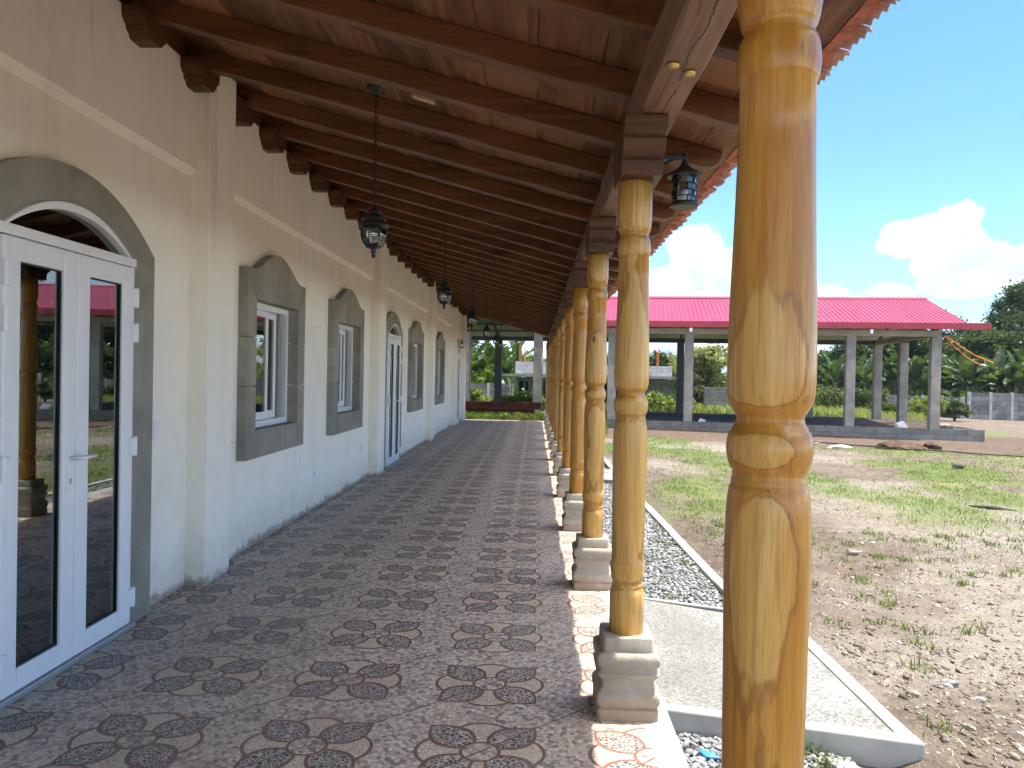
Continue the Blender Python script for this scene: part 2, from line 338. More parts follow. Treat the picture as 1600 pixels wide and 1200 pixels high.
def m_floor():
    g = G('pebble_flower_tile'); p = g.pos(); X, Y, Z = g.sep(p)
    wob = (g.noise(p, 30.0, 2.0) - 0.5)
    u = ((X + 1.577) * (1 / 0.6935) + 0.5).fract() - 0.5; v = ((Y - 3.035) * (1 / 0.6735) + 0.5).fract() - 0.5
    u = u + wob * 0.006; v = v + wob * 0.006
    a = u.abs(); b = v.abs(); r = (u * u + v * v).sqrt()
    d1 = (a + b) * 0.7071; d2 = ((a - b) * 0.7071).abs(); mx = a.mx(b); mn = a.mn(b)
    q = (d1 - 0.252) * (1 / 0.195); pet = d2 - (1.0 - (q * q)).mx(-0.5) * 0.130         # <0 inside the dark petals
    lob = ((mx - 0.185) * (mx - 0.185) + mn * mn).sqrt() - 0.185                          # <0 inside the pale lobes
    cen = r - 0.112
    vo = g.voro(g.scale(p, 1, 1, 0.0), 50.0); ve = g.voro(g.scale(p, 1, 1, 0.0), 50.0, 'DISTANCE_TO_EDGE'); edge = g.e(ve.outputs['Distance']); cr = g.sep(vo.outputs['Color'])
    gap = edge.ss(0.015, 0.075); big = g.noise(p, 1.3, 4.0, 0.6)
    peb = g.mix(cr[0], (0.53, 0.415, 0.315), (0.76, 0.625, 0.495)); peb = g.mix(cr[1].gt(0.81) * 0.8, peb, (0.165, 0.145, 0.135)); peb = g.mix(cr[2].gt(0.85) * 0.7, peb, (0.78, 0.68, 0.56)); peb = g.mix(cr[1].lt(0.18) * 0.7, peb, (0.33, 0.215, 0.165))
    base = g.mix(gap, (0.43, 0.325, 0.24), peb)
    dk = g.mix(cr[0], (0.062, 0.058, 0.060), (0.20, 0.183, 0.170)); dk = g.mix(edge.ss(0.05, 0.12), (0.60, 0.49, 0.385), dk)
    pale = g.mix(cr[0], (0.66, 0.53, 0.37), (0.74, 0.62, 0.46)); pale = g.mix(edge.ss(0.03, 0.08), (0.40, 0.295, 0.20), pale)
    col = g.mix(lob.lt(0.0), base, pale)
    rim = (0.235, 0.118, 0.084)
    col = g.mix((lob - 0.0).abs().lt(0.011), col, rim)
    col = g.mix(pet.lt(0.0) * d1.lt(0.45), col, dk); col = g.mix((pet + 0.006).abs().lt(0.0135) * d1.lt(0.465) * d1.gt(0.06), col, rim)
    col = g.mix(cen.lt(0.0), col, base); col = g.mix(cen.abs().lt(0.010), col, rim)
    j1 = ((u - v).abs()).lt(0.0085); j2 = ((u + v).abs()).lt(0.0065); cj = ((a - 0.5).abs() + (b - 0.5).abs() - 0.0).abs()
    col = g.mix(j1 * 0.9, col, (0.125, 0.080, 0.060)); col = g.mix(j2 * 0.55, col, (0.17, 0.115, 0.088))
    dust = g.noise(p, 0.8, 5.0, 0.65); col = g.mix(dust.ss(0.45, 0.8) * 0.22, col, (0.58, 0.48, 0.39)); col = g.mix(g.noise(p, 4.0, 4.0, 0.7).ss(0.62, 0.8) * 0.25, col, (0.50, 0.37, 0.285))
    col = g.mix((X + wob * 0.02).gt(0.505), col, g.mix(g.noise(p, 60.0, 4.0, 0.7), (0.36, 0.34, 0.30), (0.62, 0.59, 0.53)))
    tile = g.sep(g.voro(g.vec((u - u + (X + Y) * 1.0), (X - Y), 0.0), 2.05, rand=0.0).outputs['Color']); col = g.mix(tile[0] * 0.16, col, (0.12, 0.09, 0.07))
    g.set(color=col, rough=dust.lin(0.3, 0.7, 0.42, 0.62), spec=0.42); g.bump(gap * 0.8 + big * 0.5 - j1 * 1.0, 0.35, 0.004); return g.m
def m_glass(name, dark=0.22, refl=0.13):
    g = G(name); nt = g.nt; gl = g.n('ShaderNodeBsdfGlossy'); gl.inputs['Roughness'].default_value = 0.004; gl.inputs['Color'].default_value = (0.86, 0.93, 0.90, 1)
    tr = g.n('ShaderNodeBsdfTransparent'); tr.inputs[0].default_value = (dark, dark * 1.05, dark, 1); fr = g.n('ShaderNodeFresnel'); fr.inputs[0].default_value = 1.75
    f = g.e(fr.outputs[0]) * 1.15 + refl; mx = g.n('ShaderNodeMixShader'); nt.links.new(f.v, mx.inputs[0]); nt.links.new(tr.outputs[0], mx.inputs[1]); nt.links.new(gl.outputs[0], mx.inputs[2]); nt.links.new(mx.outputs[0], g.out.inputs[0])
    nt.nodes.remove(g.b); return g.m
def m_leaf(name, a, b, c, trans=0.35, rough=0.45):
    g = G(name); r = g.island(); p = g.pos(); n = g.noise(p, 0.8, 3.0); col = g.mix(r, a, b); col = g.mix(n.ss(0.45, 0.7) * 0.5, col, c); col = g.mix((r * 9.7).fract().gt(0.93) * 0.6, col, tuple(min(1, q * 1.45) for q in b))
    g.set(color=col, rough=rough, spec=0.3)
    t = g.n('ShaderNodeBsdfTranslucent'); tm = g.mix(0.0, g.mix(1.0, col, (1.5, 1.6, 0.6), 'MULTIPLY'), (0, 0, 0)); g.link(tm, t.inputs[0]); mx = g.n('ShaderNodeMixShader'); mx.inputs[0].default_value = trans
    g.link(g.b.outputs[0], mx.inputs[1]); g.link(t.outputs[0], mx.inputs[2]); g.link(mx.outputs[0], g.out.inputs[0]); return g.m
def m_blocks(name='grey_block', w=0.4, h=0.2, a=(0.175, 0.165, 0.15), b=(0.25, 0.24, 0.22), mortar=(0.11, 0.105, 0.10), axis='xz'):
    g = G(name); p = g.coord(); x, y, z = g.sep(p); v = g.vec(x, z, 0.0); br = g.n('ShaderNodeTexBrick'); g.link(v, br.inputs['Vector'])
    br.inputs['Scale'].default_value = 1.0; br.inputs['Brick Width'].default_value = w; br.inputs['Row Height'].default_value = h; br.inputs['Mortar Size'].default_value = 0.008
    br.inputs['Color1'].default_value = (*a, 1); br.inputs['Color2'].default_value = (*b, 1); br.inputs['Mortar'].default_value = (*mortar, 1)
    n = g.noise(p, 3.0, 5.0, 0.65); c = g.mix(n.ss(0.42, 0.75) * 0.7, br.outputs[0], tuple(q * 0.55 for q in a)); g.set(color=c, rough=0.9, spec=0.2); g.bump(g.noise(p, 40, 3.0), 0.3, 0.01); return g.m
def m_red_sheet():
    g = G('red_painted_sheet'); p = g.coord(); n = g.noise(p, 0.5, 4.0); f = g.noise(g.scale(p, 1, 0.15, 1), 4.0, 4.0)
    c = g.mix(n.ss(0.3, 0.7), (0.26, 0.022, 0.048), (0.33, 0.036, 0.068)); c = g.mix(f.ss(0.55, 0.8) * 0.3, c, (0.37, 0.075, 0.105)); g.set(color=c, rough=0.38, spec=0.5); return g.m
def m_ground():
    g = G('yard_soil'); p = g.pos(); A = {k: g.e(g.attr(k).outputs['Fac']) for k in ('grass', 'pale', 'grey', 'brown')}
    n1 = g.noise(p, 0.9, 6.0, 0.65); n2 = g.noise(p, 7.0, 6.0, 0.7); n3 = g.noise(p, 45.0, 4.0, 0.7); n4 = g.noise(p, 2.6, 6.0, 0.72); pe = g.voro(p, 38.0); pc = g.sep(pe.outputs['Color']); pd = g.e(pe.outputs['Distance'])
    c = g.mix(n2.ss(0.3, 0.7), (0.098, 0.075, 0.055), (0.215, 0.170, 0.128)); c = g.mix(n1.ss(0.4, 0.7) * 0.6, c, (0.235, 0.19, 0.147))
    c = g.mix(n3.ss(0.52, 0.72) * 0.45, c, (0.115, 0.078, 0.056)); c = g.mix(n4.ss(0.5, 0.7) * 0.5, c, (0.12, 0.075, 0.052))
    c = g.mix(A['pale'] * (n2 * 0.6 + n3 * 0.7).ss(0.42, 0.78), c, (0.30, 0.262, 0.213))
    c = g.mix(A['brown'] * n2.ss(0.2, 0.6) * 0.9, c, (0.120, 0.078, 0.056)); c = g.mix(A['grey'] * n2.ss(0.3, 0.6) * 0.85, c, (0.25, 0.245, 0.25))
    gr = g.mix(n3.ss(0.3, 0.7), (0.080, 0.125, 0.028), (0.175, 0.225, 0.060)); gr = g.mix(n1.ss(0.5, 0.7) * 0.5, gr, (0.30, 0.29, 0.10))
    c = g.mix((A['grass'] * 1.0 + (n3 - 0.5) * 1.8 + (n2 - 0.5) * 1.5).ss(0.45, 0.85) * 0.8, c, gr)
    ch = pc[1].gt(0.80) * pd.lt(0.38); c = g.mix(ch * (1.0 - A['grass']) * 0.6, c, g.mix(pc[2], (0.09, 0.066, 0.052), (0.58, 0.51, 0.43)))
    g.set(color=c, rough=0.95, spec=0.15); g.bump(n3 * 1.2 + n2 * 1.6 + ch * 0.8, 0.9, 0.03); return g.m

def m_slab():
    g = G('path_concrete'); p = g.pos(); n = g.noise(p, 1.6, 5.0, 0.6); f = g.noise(p, 70.0, 4.0, 0.75); k = g.noise(p, 150.0, 2.0, 0.6)
    c = g.mix(n.ss(0.3, 0.7), (0.23, 0.225, 0.205), (0.35, 0.34, 0.31)); c = g.mix(f.ss(0.44, 0.60) * 0.8, c, (0.10, 0.10, 0.095)); c = g.mix(n.ss(0.5, 0.75) * 0.35, c, (0.42, 0.41, 0.385))
    g.set(color=c, rough=0.92, spec=0.2); g.bump(f + k * 0.5, 0.5, 0.008); return g.m
MAT = {}
MAT['plaster'] = m_plaster(); MAT['concrete'] = m_concrete(); MAT['deck'] = m_roofwood('stained_deck_boards', (0.105, 0.041, 0.017), (0.34, 0.16, 0.072), 'y', 0.5, 1.5)
MAT['rafter'] = m_roofwood('stained_rafter_wood', (0.095, 0.037, 0.014), (0.235, 0.096, 0.036), 'x', 0.4); MAT['corbel'] = m_roofwood('stained_corbel_wood', (0.075, 0.028, 0.012), (0.175, 0.070, 0.027), 'y', 0.35)
MAT['bracket'] = m_roofwood('dark_bracket_wood', (0.060, 0.025, 0.013), (0.150, 0.068, 0.036), 'x', 0.36); MAT['beam'] = m_beam(); MAT['column'] = m_column(); MAT['stone'] = m_stone(); MAT['floor'] = m_floor()
MAT['glass'] = m_glass('tinted_window_glass'); MAT['clear'] = m_glass('clear_lamp_glass', 0.96, 0.03)
MAT['upvc'] = plain('white_upvc', (0.80, 0.80, 0.82), 0.28, 0.5, var=0.02); MAT['gasket'] = plain('black_rubber', (0.012, 0.012, 0.013), 0.5)
MAT['alu'] = plain('grey_aluminium', (0.45, 0.46, 0.47), 0.35, 0.5, 0.6, 0.05); MAT['iron'] = plain('black_lamp_iron', (0.012, 0.012, 0.013), 0.42, 0.5, var=0.3, sc=20)
MAT['clay'] = plain('terracotta_tile', (0.47, 0.265, 0.195), 0.85, 0.2, var=0.28, sc=5, bump=0.3); MAT['mortar'] = plain('red_mortar', (0.42, 0.15, 0.10), 0.9, 0.1, var=0.25, sc=14)
MAT['pale_wood'] = plain('bare_pine', (0.60, 0.40, 0.22), 0.6, 0.3, var=0.1, sc=20); MAT['dark'] = plain('unlit_interior_dark', (0.035, 0.035, 0.033), 0.9, 0.1); MAT['brass'] = plain('brass', (0.62, 0.43, 0.16), 0.3, 0.5, 0.9, 0.1)  # 'dark' puts the gloom of unlit interiors into the colour
MAT['ground'] = m_ground(); MAT['slab'] = m_slab(); MAT['kerb'] = m_concrete('kerb_concrete', (0.30, 0.29, 0.265), (0.46, 0.45, 0.41)); MAT['post'] = m_concrete('post_concrete', (0.25, 0.225, 0.19), (0.40, 0.365, 0.315))
MAT['block'] = m_blocks(); MAT['red'] = m_red_sheet(); MAT['fascia'] = plain('red_fascia_paint', (0.33, 0.020, 0.038), 0.4, 0.5, var=0.12, sc=2); MAT['galv'] = plain('galvanised_underside', (0.40, 0.42, 0.40), 0.45, 0.5, 0.3, 0.15, 2)
MAT['steel'] = plain('dark_steel', (0.055, 0.055, 0.055), 0.6); MAT['rust'] = plain('red_primer_steel', (0.115, 0.028, 0.018), 0.6, 0.3, var=0.4, sc=3)
MAT['panel'] = m_blocks('concrete_panel', 0.6, 0.27, (0.13, 0.13, 0.14), (0.29, 0.285, 0.285), (0.08, 0.08, 0.085)); MAT['orange'] = plain('orange_primer_rebar', (0.75, 0.23, 0.035), 0.6); MAT['yellow'] = plain('raw_timber_prop', (0.62, 0.42, 0.16), 0.7)
MAT['lblock'] = m_blocks('pale_block', 0.4, 0.2, (0.42, 0.41, 0.42), (0.58, 0.56, 0.57), (0.33, 0.31, 0.30)); MAT['gravel'] = None
def m_pebbles(name, a, b, c):
    g = G(name); r = g.island(); n = g.noise(g.pos(), 30.0, 3.0); col = g.mix(r, a, b); col = g.mix((r * 5.3).fract().gt(0.86), col, c); col = g.mix(n.ss(0.5, 0.8) * 0.3, col, tuple(q * 0.5 for q in a)); g.set(color=col, rough=0.85, spec=0.25); return g.m
MAT['gravel'] = m_pebbles('grey_gravel_stone', (0.16, 0.16, 0.165), (0.36, 0.355, 0.35), (0.52, 0.51, 0.49)); MAT['chips'] = m_pebbles('soil_stone_chips', (0.09, 0.07, 0.055), (0.27, 0.225, 0.18), (0.48, 0.44, 0.385))
MAT['gbed'] = plain('gravel_bed', (0.17, 0.165, 0.16), 0.95, 0.1, var=0.5, sc=40, bump=0.8); MAT['rock'] = plain('field_rock', (0.25, 0.21, 0.175), 0.9, 0.2, var=0.35, sc=9, bump=0.5)
MAT['earth'] = plain('dug_earth', (0.085, 0.056, 0.040), 0.95, 0.1, var=.5, sc=7, bump=1.0); MAT['bark'] = plain('tree_bark', (0.12, 0.09, 0.065), 0.9, 0.1, var=0.4, sc=8, bump=0.6)
MAT['leaf_dark'] = m_leaf('dark_tree_leaf', (0.016, 0.032, 0.010), (0.045, 0.072, 0.022), (0.028, 0.050, 0.018)); MAT['leaf_mid'] = m_leaf('mid_tree_leaf', (0.030, 0.052, 0.014), (0.080, 0.110, 0.030), (0.048, 0.075, 0.022))
MAT['leaf_lime'] = m_leaf('lime_leaf', (0.085, 0.125, 0.022), (0.19, 0.235, 0.045), (0.13, 0.17, 0.04)); MAT['leaf_olive'] = m_leaf('olive_leaf', (0.085, 0.105, 0.035), (0.22, 0.225, 0.095), (0.11, 0.11, 0.05))
MAT['leaf_pale'] = m_leaf('pale_broad_leaf', (0.125, 0.150, 0.050), (0.30, 0.31, 0.14), (0.17, 0.165, 0.08)); MAT['banana'] = m_leaf('banana_leaf', (0.027, 0.050, 0.017), (0.078, 0.112, 0.042), (0.055, 0.080, 0.036), 0.25, 0.32); MAT['bstem'] = plain('banana_stem', (0.15, 0.16, 0.07), 0.7)
MAT['straw'] = m_leaf('dry_straw', (0.30, 0.23, 0.14), (0.50, 0.41, 0.27), (0.22, 0.16, 0.10), 0.1); MAT['blade'] = m_leaf('grass_blade', (0.075, 0.125, 0.026), (0.155, 0.205, 0.052), (0.26, 0.235, 0.10), 0.3); MAT['tall'] = m_leaf('tall_grass_blade', (0.15, 0.19, 0.045), (0.27, 0.29, 0.085), (0.31, 0.28, 0.11), 0.3)
MAT['cloth_white'] = plain('white_rag', (0.66, 0.63, 0.58), 0.9, 0.1, var=0.15, sc=15); MAT['cloth_red'] = plain('red_cloth', (0.55, 0.035, 0.05), 0.9, 0.1); MAT['blue'] = plain('blue_plastic', (0.06, 0.32, 0.75), 0.35, 0.5, var=0.4, sc=30); MAT['black'] = plain('black_rubber_hose', (0.02, 0.02, 0.02), 0.6)
MAT['char'] = plain('charred_wood', (0.05, 0.045, 0.045), 0.9, 0.1, var=0.5, sc=12); MAT['hill'] = m_leaf('hill_forest', (0.035, 0.055, 0.03), (0.06, 0.085, 0.04), (0.05, 0.07, 0.035), 0.0, 0.9); MAT['pink'] = plain('pink_wall_paint', (0.45, 0.27, 0.21), 0.9)
MAT['bluegrey'] = plain('blue_grey_steel', (0.10, 0.13, 0.19), 0.5); MAT['mauve'] = plain('grey_mauve_board', (0.28, 0.26, 0.32), 0.8)

# ------------------------------------------------------------------ ground, floor, gravel, path
def ground_z(x, y):
    x = np.asarray(x, float); y = np.asarray(y, float); fine = sstep(1.55, 1.95, x) * (x < 17) * (y > 1.2) * (y < 25)
    r = np.abs(fbm(x * 5.0, y * 5.0, 3, 61) - .5); clod = sstep(.56, .74, fbm(x * 7.0, y * 7.0, 2, 71)) * sstep(.45, .6, fbm(x * .9, y * .9, 3, 81))
    return zg(x, y) - 0.012 + fine * ((fbm(x * .55, y * .55, 5, 3) - .5) * .10 + (fbm(x * 1.7, y * 1.7, 4, 9) - .5) * .05 + (r - .1) * .05 + clod * .028) + .07 * sstep(1.55, 1.75, x) * sstep(2.7, 1.9, x) * sstep(2.2, 3.0, y) * sstep(6.0, 4.8, y)
def build_ground():
    xs = np.concatenate([[-3000, -1500, -700, -350, -180, -90, -50, -30, -18, -11, -7, -4, -2.4, -1, 0.4], np.arange(0.7, 7.5, 0.06), np.arange(7.5, 17, 0.14), [17.5, 18.5, 20, 22, 25, 28, 32, 37, 43, 50, 60, 75, 100, 150, 250, 450, 900, 1800, 3000]])
    ys = np.concatenate([[-3000, -1200, -500, -200, -90, -45, -22, -12, -6, -2, 0.5], np.arange(1.2, 11, 0.06), np.arange(11, 25, 0.14), [25.5, 26.5, 28, 30, 33, 36, 40, 45, 50, 56, 63, 72, 85, 105, 140, 200, 320, 600, 1200, 3000]])
    X, Y = np.meshgrid(xs, ys); n1 = fbm(X * 0.55, Y * 0.55, 5, 3); n2 = fbm(X * 1.7, Y * 1.7, 4, 9); n3 = fbm(X * 0.23 + 4, Y * 0.23, 4, 21)
    Z = ground_z(X, Y); Z = np.where((X < 1.56), np.minimum(Z, -0.168), Z)
    nx, ny = len(xs), len(ys); V = np.stack([X, Y, Z], -1).reshape(-1, 3); i = np.arange(nx - 1)[None, :] + np.arange(ny - 1)[:, None] * nx; i = i.ravel()
    Fq = np.stack([i, i + 1, i + nx + 1, i + nx], 1); o = np_mesh('ground', V, Fq, MAT['ground'], smooth=True); tag(o, kind='structure')
    shed_d = shed_front(X, Y)                                                         # metres in front of the shed's wall
    n4 = fbm(X * 0.8, Y * 0.42, 5, 91); grass = sstep(8.2, 12.5, Y - 0.1 * (X - 3) + (n3 - 0.5) * 6) * sstep(3.8, 6.2, shed_d + (n1 - .5) * 3) * sstep(0.40, 0.66, n1 * 0.35 + n4 * 0.5 + n2 * 0.2)
    grass = np.maximum(grass, sstep(0.62, 0.74, n1 * 0.5 + n2 * 0.5) * 0.6 * sstep(2.0, 3.0, X))
    grass = np.where((Y > 27.5) | (X < -3), 0.85, grass); grass = np.where((X > 15) & (Y < 47), sstep(.46, .7, n3) * .7, grass)
    grass = np.where(Y > 80, 1.0, grass)
    pale = sstep(0.45, 0.68, fbm(X * 0.4 + 9, Y * 0.4, 4, 33)) * sstep(4.5, 6.5, shed_d)
    grey = sstep(0.50, 0.62, fbm(X * 0.30 + 2, Y * 0.5, 4, 41)) * np.exp(-((Y - 10.2 + 0.25 * (X - 5)) / 1.7) ** 2) * sstep(3.2, 5, X)
    brown = sstep(6.2, 4.2, shed_d + (n2 - .5) * 2.5) * (shed_d > -3) * (X > 0.5) * (X < 24); brown = np.maximum(brown, sstep(0.52, 0.66, fbm(X * 0.5, Y * 0.5 + 7, 4, 51)) * 0.55 * (Y < 9) * (X > 1.5))
    for k, a in (('grass', grass), ('pale', pale), ('grey', grey), ('brown', brown)):
        at_ = o.data.attributes.new(k, 'FLOAT', 'POINT'); at_.data.foreach_set('value', np.ascontiguousarray(a.ravel(), np.float32))
    return (xs, ys, grass)
TH = radians(8.0); SE = np.array([cos(TH), -sin(TH)]); SN = np.array([sin(TH), cos(TH)]); S0 = np.array([0.10, 28.0])
def shed_front(X, Y): return -((X - S0[0]) * SN[0] + (Y - S0[1]) * SN[1]) - 0.25
def S(i, n=0.0): p = S0 + SE * (2.68 * i) + SN * n; return float(p[0]), float(p[1])
GX, GY, GG = build_ground()
mb = MB().box(-2.45, 0.625, -5.0, 25.6, -0.5, 0.0); tag(mb.build('gallery_floor', MAT['floor']), kind='structure')
mb = MB(); mb.prism([(0.632, 3.70), (1.63, 3.455), (1.615, 5.00), (0.632, 5.50)], 'z', -0.5, -0.062)
mb.prism([(0.632, 11.9), (1.40, 11.75), (1.40, 13.2), (0.632, 13.25)], 'z', -0.5, -0.075); tag(mb.build('path', MAT['slab']), kind='structure')
mb = MB(); mb.prism([(0.632, 3.615), (1.715, 3.345), (1.715, 3.44), (0.632, 3.695)], 'z', -0.5, -0.055); mb.prism([(1.635, 3.464), (1.712, 3.445), (1.70, 5.08), (1.62, 5.04)], 'z', -0.5, -0.056); mb.prism([(0.632, 5.505), (1.70, 5.09), (1.70, 5.13), (0.632, 5.55)], 'z', -0.5, -0.059)
pts = [(1.545, 5.14), (1.50, 6.2), (1.47, 8), (1.44, 9.7), (1.41, 11.74)]
for (xa, ya), (xb, yb) in zip(pts[:-1], pts[1:]): mb.prism([(xa - .045, ya + .004), (xa + .045, ya + .004), (xb + .045, yb - .004), (xb - .045, yb - .004)], 'z', -0.5, -0.105 + random.uniform(-.006, .006))
mb.prism([(1.365, 13.21), (1.455, 13.21), (1.38, 24), (1.29, 24)], 'z', -0.5, -0.11); mb.prism([(1.40, 3.32), (1.29, 3.36), (1.42, 2.2), (1.52, 2.2)], 'z', -0.5, -0.125); mb.prism([(1.43, 2.19), (1.53, 2.19), (1.55, .6), (1.45, .6)], 'z', -0.5, -0.135)
tag(mb.build('kerb', MAT['kerb'], bevel=0.008), kind='structure')
mb = MB().prism([(0.632, 0.0), (1.46, 0.0), (1.40, 3.50), (0.632, 3.72)], 'z', -0.4, -0.166).prism([(0.632, 5.45), (1.48, 5.10), (1.38, 11.8), (0.632, 11.9)], 'z', -0.4, -0.150).prism([(0.632, 13.25), (1.32, 13.2), (1.28, 24.5), (0.632, 25)], 'z', -0.4, -0.155)
tag(mb.build('gravel_bed', MAT['gbed']), kind='structure')
# loose stones
ICO_V = None
def ico():
    import bmesh
    bm = bmesh.new(); bmesh.ops.create_icosphere(bm, subdivisions=1, radius=1.0); v = np.array([q.co[:] for q in bm.verts]); f = np.array([[w.index for w in q.verts] for q in bm.faces]); bm.free(); return v, f
IV, IF = ico()
def stones(name, P, size, mat, flat=0.6, label=None):
    n = len(P); k = len(IV); s = size[:, None] * rng.uniform(0.65, 1.35, (n, 3)); s[:, 2] *= flat; a = rng.uniform(0, 2 * pi, n); ca, sa = np.cos(a), np.sin(a)
    v = IV[None] * s[:, None, :] * rng.uniform(0.78, 1.18, (n, k, 1)); x = v[..., 0] * ca[:, None] - v[..., 1] * sa[:, None]; y = v[..., 0] * sa[:, None] + v[..., 1] * ca[:, None]
    t = rng.normal(0, 0.3, n)[:, None]; z = v[..., 2] + x * t
    V = np.stack([x + P[:, :1], y + P[:, 1:2], z + P[:, 2:3]], -1).reshape(-1, 3); Fq = (IF[None] + (np.arange(n) * k)[:, None, None]).reshape(-1, 3)
    return np_mesh(name, V, Fq, mat)
def scatter(n, x0, x1, y0, y1): return np.stack([rng.uniform(x0, x1, n), rng.uniform(y0, y1, n)], 1)
P1 = scatter(4200, 0.65, 1.42, 1.8, 3.62); P1 = P1[P1[:, 1] < 3.66 - 0.29 * (P1[:, 0] - 0.63)]; P2 = scatter(8500, 0.65, 1.45, 5.1, 11.85); P2 = P2[P2[:, 1] > 5.56 - 0.42 * (P2[:, 0] - 0.63)]
PP = np.concatenate([P1, P2]); z = np.where(PP[:, 1] < 4, -0.163, -0.147) + rng.uniform(-.004, .014, len(PP)); o = stones('gravel', np.column_stack([PP, z]), rng.uniform(0.009, 0.021, len(PP)), MAT['gravel']); tag(o, 'loose grey gravel lying along the edge of the gallery floor', 'gravel', kind='stuff')
P3 = np.concatenate([scatter(6500, 1.75, 7, 3, 9), scatter(2600, 1.6, 12, 9, 23), scatter(1500, 1.6, 3.2, 2.6, 5)]); P3 = P3[(P3[:, 0] > 1.85) | (P3[:, 1] > 5.3)]
sz = rng.uniform(0.003, 0.011, len(P3)) * rng.choice([1, 1.5, 2.4, 3.6], len(P3), p=[.62, .27, .09, .02])
o = stones('stone_chips', np.column_stack([P3, ground_z(P3[:, 0], P3[:, 1]) + 0.002]), sz, MAT['chips'], 0.55); tag(o, 'small pale and dark stone chips scattered over the bare yard', 'stone chips', kind='stuff')
# grass blades
def blades(name, P, h, mat, lean=0.5, w=0.006):
    n = len(P); a = rng.uniform(0, 2 * pi, n); b = rng.uniform(0, 2 * pi, n); h = h * rng.uniform(.5, 1.3, n); ww = w * rng.uniform(.7, 1.4, n) * (1 + h * 4); L = lean * h * rng.uniform(.2, 1.2, n)
    d = np.stack([np.cos(a) * ww, np.sin(a) * ww, np.zeros(n)], 1); m = np.stack([np.cos(b) * L * .35, np.sin(b) * L * .35, h * .6], 1); t = np.stack([np.cos(b) * L, np.sin(b) * L, h], 1)
    V = np.stack([P - d, P + d, P + m + d * .7, P + m - d * .7, P + t], 1).reshape(-1, 3); i = np.arange(n) * 5; Fq = np.concatenate([np.stack([i, i + 1, i + 2], 1), np.stack([i, i + 2, i + 3], 1), np.stack([i + 3, i + 2, i + 4], 1)]); return np_mesh(name, V, Fq, mat)
def gsample(n, x0, x1, y0, y1):
    P = scatter(n, x0, x1, y0, y1); ix = np.clip(np.searchsorted(GX, P[:, 0]), 0, len(GX) - 1); iy = np.clip(np.searchsorted(GY, P[:, 1]), 0, len(GY) - 1); gval = GG[iy, ix]; k = rng.uniform(0, 1, n) < gval * (0.25 + 0.75 * (fbm(P[:, 0] * 4, P[:, 1] * 4, 3, 77) > 0.5)); return P[k]
P = np.concatenate([gsample(90000, 1.7, 14, 8, 23), gsample(16000, 1.8, 6, 3.5, 9)])
tc_ = scatter(150, 1.8, 6.5, 3.3, 9.0); tc_ = tc_[(tc_[:, 0] > 1.9)]; tuft = np.concatenate([c + rng.normal(0, .045, (26, 2)) for c in tc_]); gt = scatter(26, 0.7, 1.4, 5.7, 11.5); gt = np.concatenate([gt, [(0.85, 3.15), (0.93, 3.12), (1.18, 3.42), (1.25, 3.38), (1.33, 3.3), (1.15, 3.5), (0.98, 3.28)]]); tuft2 = np.concatenate([c + rng.normal(0, .05, (30, 2)) for c in gt])
P = np.concatenate([P, tuft]); P3d = np.column_stack([P, ground_z(P[:, 0], P[:, 1])]); T3 = np.column_stack([tuft2, np.full(len(tuft2), -0.155)])
o = blades('grass', np.concatenate([P3d, T3]), 0.050, MAT['blade'], 1.0, 0.0035); tag(o, 'short patchy green grass growing in the yard', 'grass', kind='stuff')
ST = scatter(30000, 1.8, 9, 3.2, 13); ST = ST[fbm(ST[:, 0] * 1.1, ST[:, 1] * 1.1, 4, 101) > .50]
o = blades('dry_straw', np.column_stack([ST, ground_z(ST[:, 0], ST[:, 1]) + .002]), 0.016, MAT['straw'], 3.2, 0.0022); tag(o, 'dry straw and dead grass lying flat on the bare soil', 'dry grass', kind='stuff')
def tallzone():
    A = scatter(26000, 5, 34, 33.5, 47); A = A[(shed_front(A[:, 0], A[:, 1]) < -7.2) & (A[:, 0] / A[:, 1] < .50)]; A = A[fbm(A[:, 0] * .5, A[:, 1] * .5, 3, 5) > .38]
    B = scatter(9000, -8, 6, 34.5, 44); return np.concatenate([A, B])
A = tallzone(); o = blades('tall_grass', np.column_stack([A, zg(A[:, 0], A[:, 1])]), 0.50, MAT['tall'], 0.7, 0.009); tag(o, 'tall yellow green grass behind the red roofed shed', 'tall grass', kind='stuff')

# ------------------------------------------------------------------ the plastered hall with its doors, windows and gallery roof
HALL = thing('plastered_hall', 'long cream plastered hall with grey framed doors and windows under a timber gallery roof', 'building', (-2.6, 10.0, 0.0))
WX = -2.39; UX = -2.345; WIN = [6.87, 9.53, 15.11, 18.84]; DOOR = [3.80, 12.60, 22.95]
Y0, Y1 = -5.0, 24.95
openings = sorted([(y - .575, y + .575, 0.99, 2.10) for y in WIN] + [(y - .59, y + .59, -0.01, 2.32) for y in DOOR])
mb = MB(); y = Y0
for a, b, z0, z1 in openings:
    mb.box(WX - .2, WX, y, a, -0.3, 2.82)
    if z0 > 0: mb.box(WX - .2, WX, a, b, -0.3, z0)
    mb.box(WX - .2, WX, a, b, z1, 2.82); y = b
mb.box(WX - .2, WX, y, Y1, -0.3, 2.82)
mb.prism([(WX, 2.82), (UX, 2.862), (UX, 3.66), (WX - .2, 3.66), (WX - .2, 2.82)], 'y', Y0, Y1)
wall = mb.build('wall', MAT['plaster'], HALL)
for a, b in ((-0.6, -.15), (5.22, 5.65), (11.03, 11.50), (16.80, 17.25), (21.75, 22.18), (24.55, 24.97)):
    MB().box(WX - .1, -2.25, a, b, -0.3, 3.63).build('pilaster', MAT['plaster'], HALL, bevel=0.012)
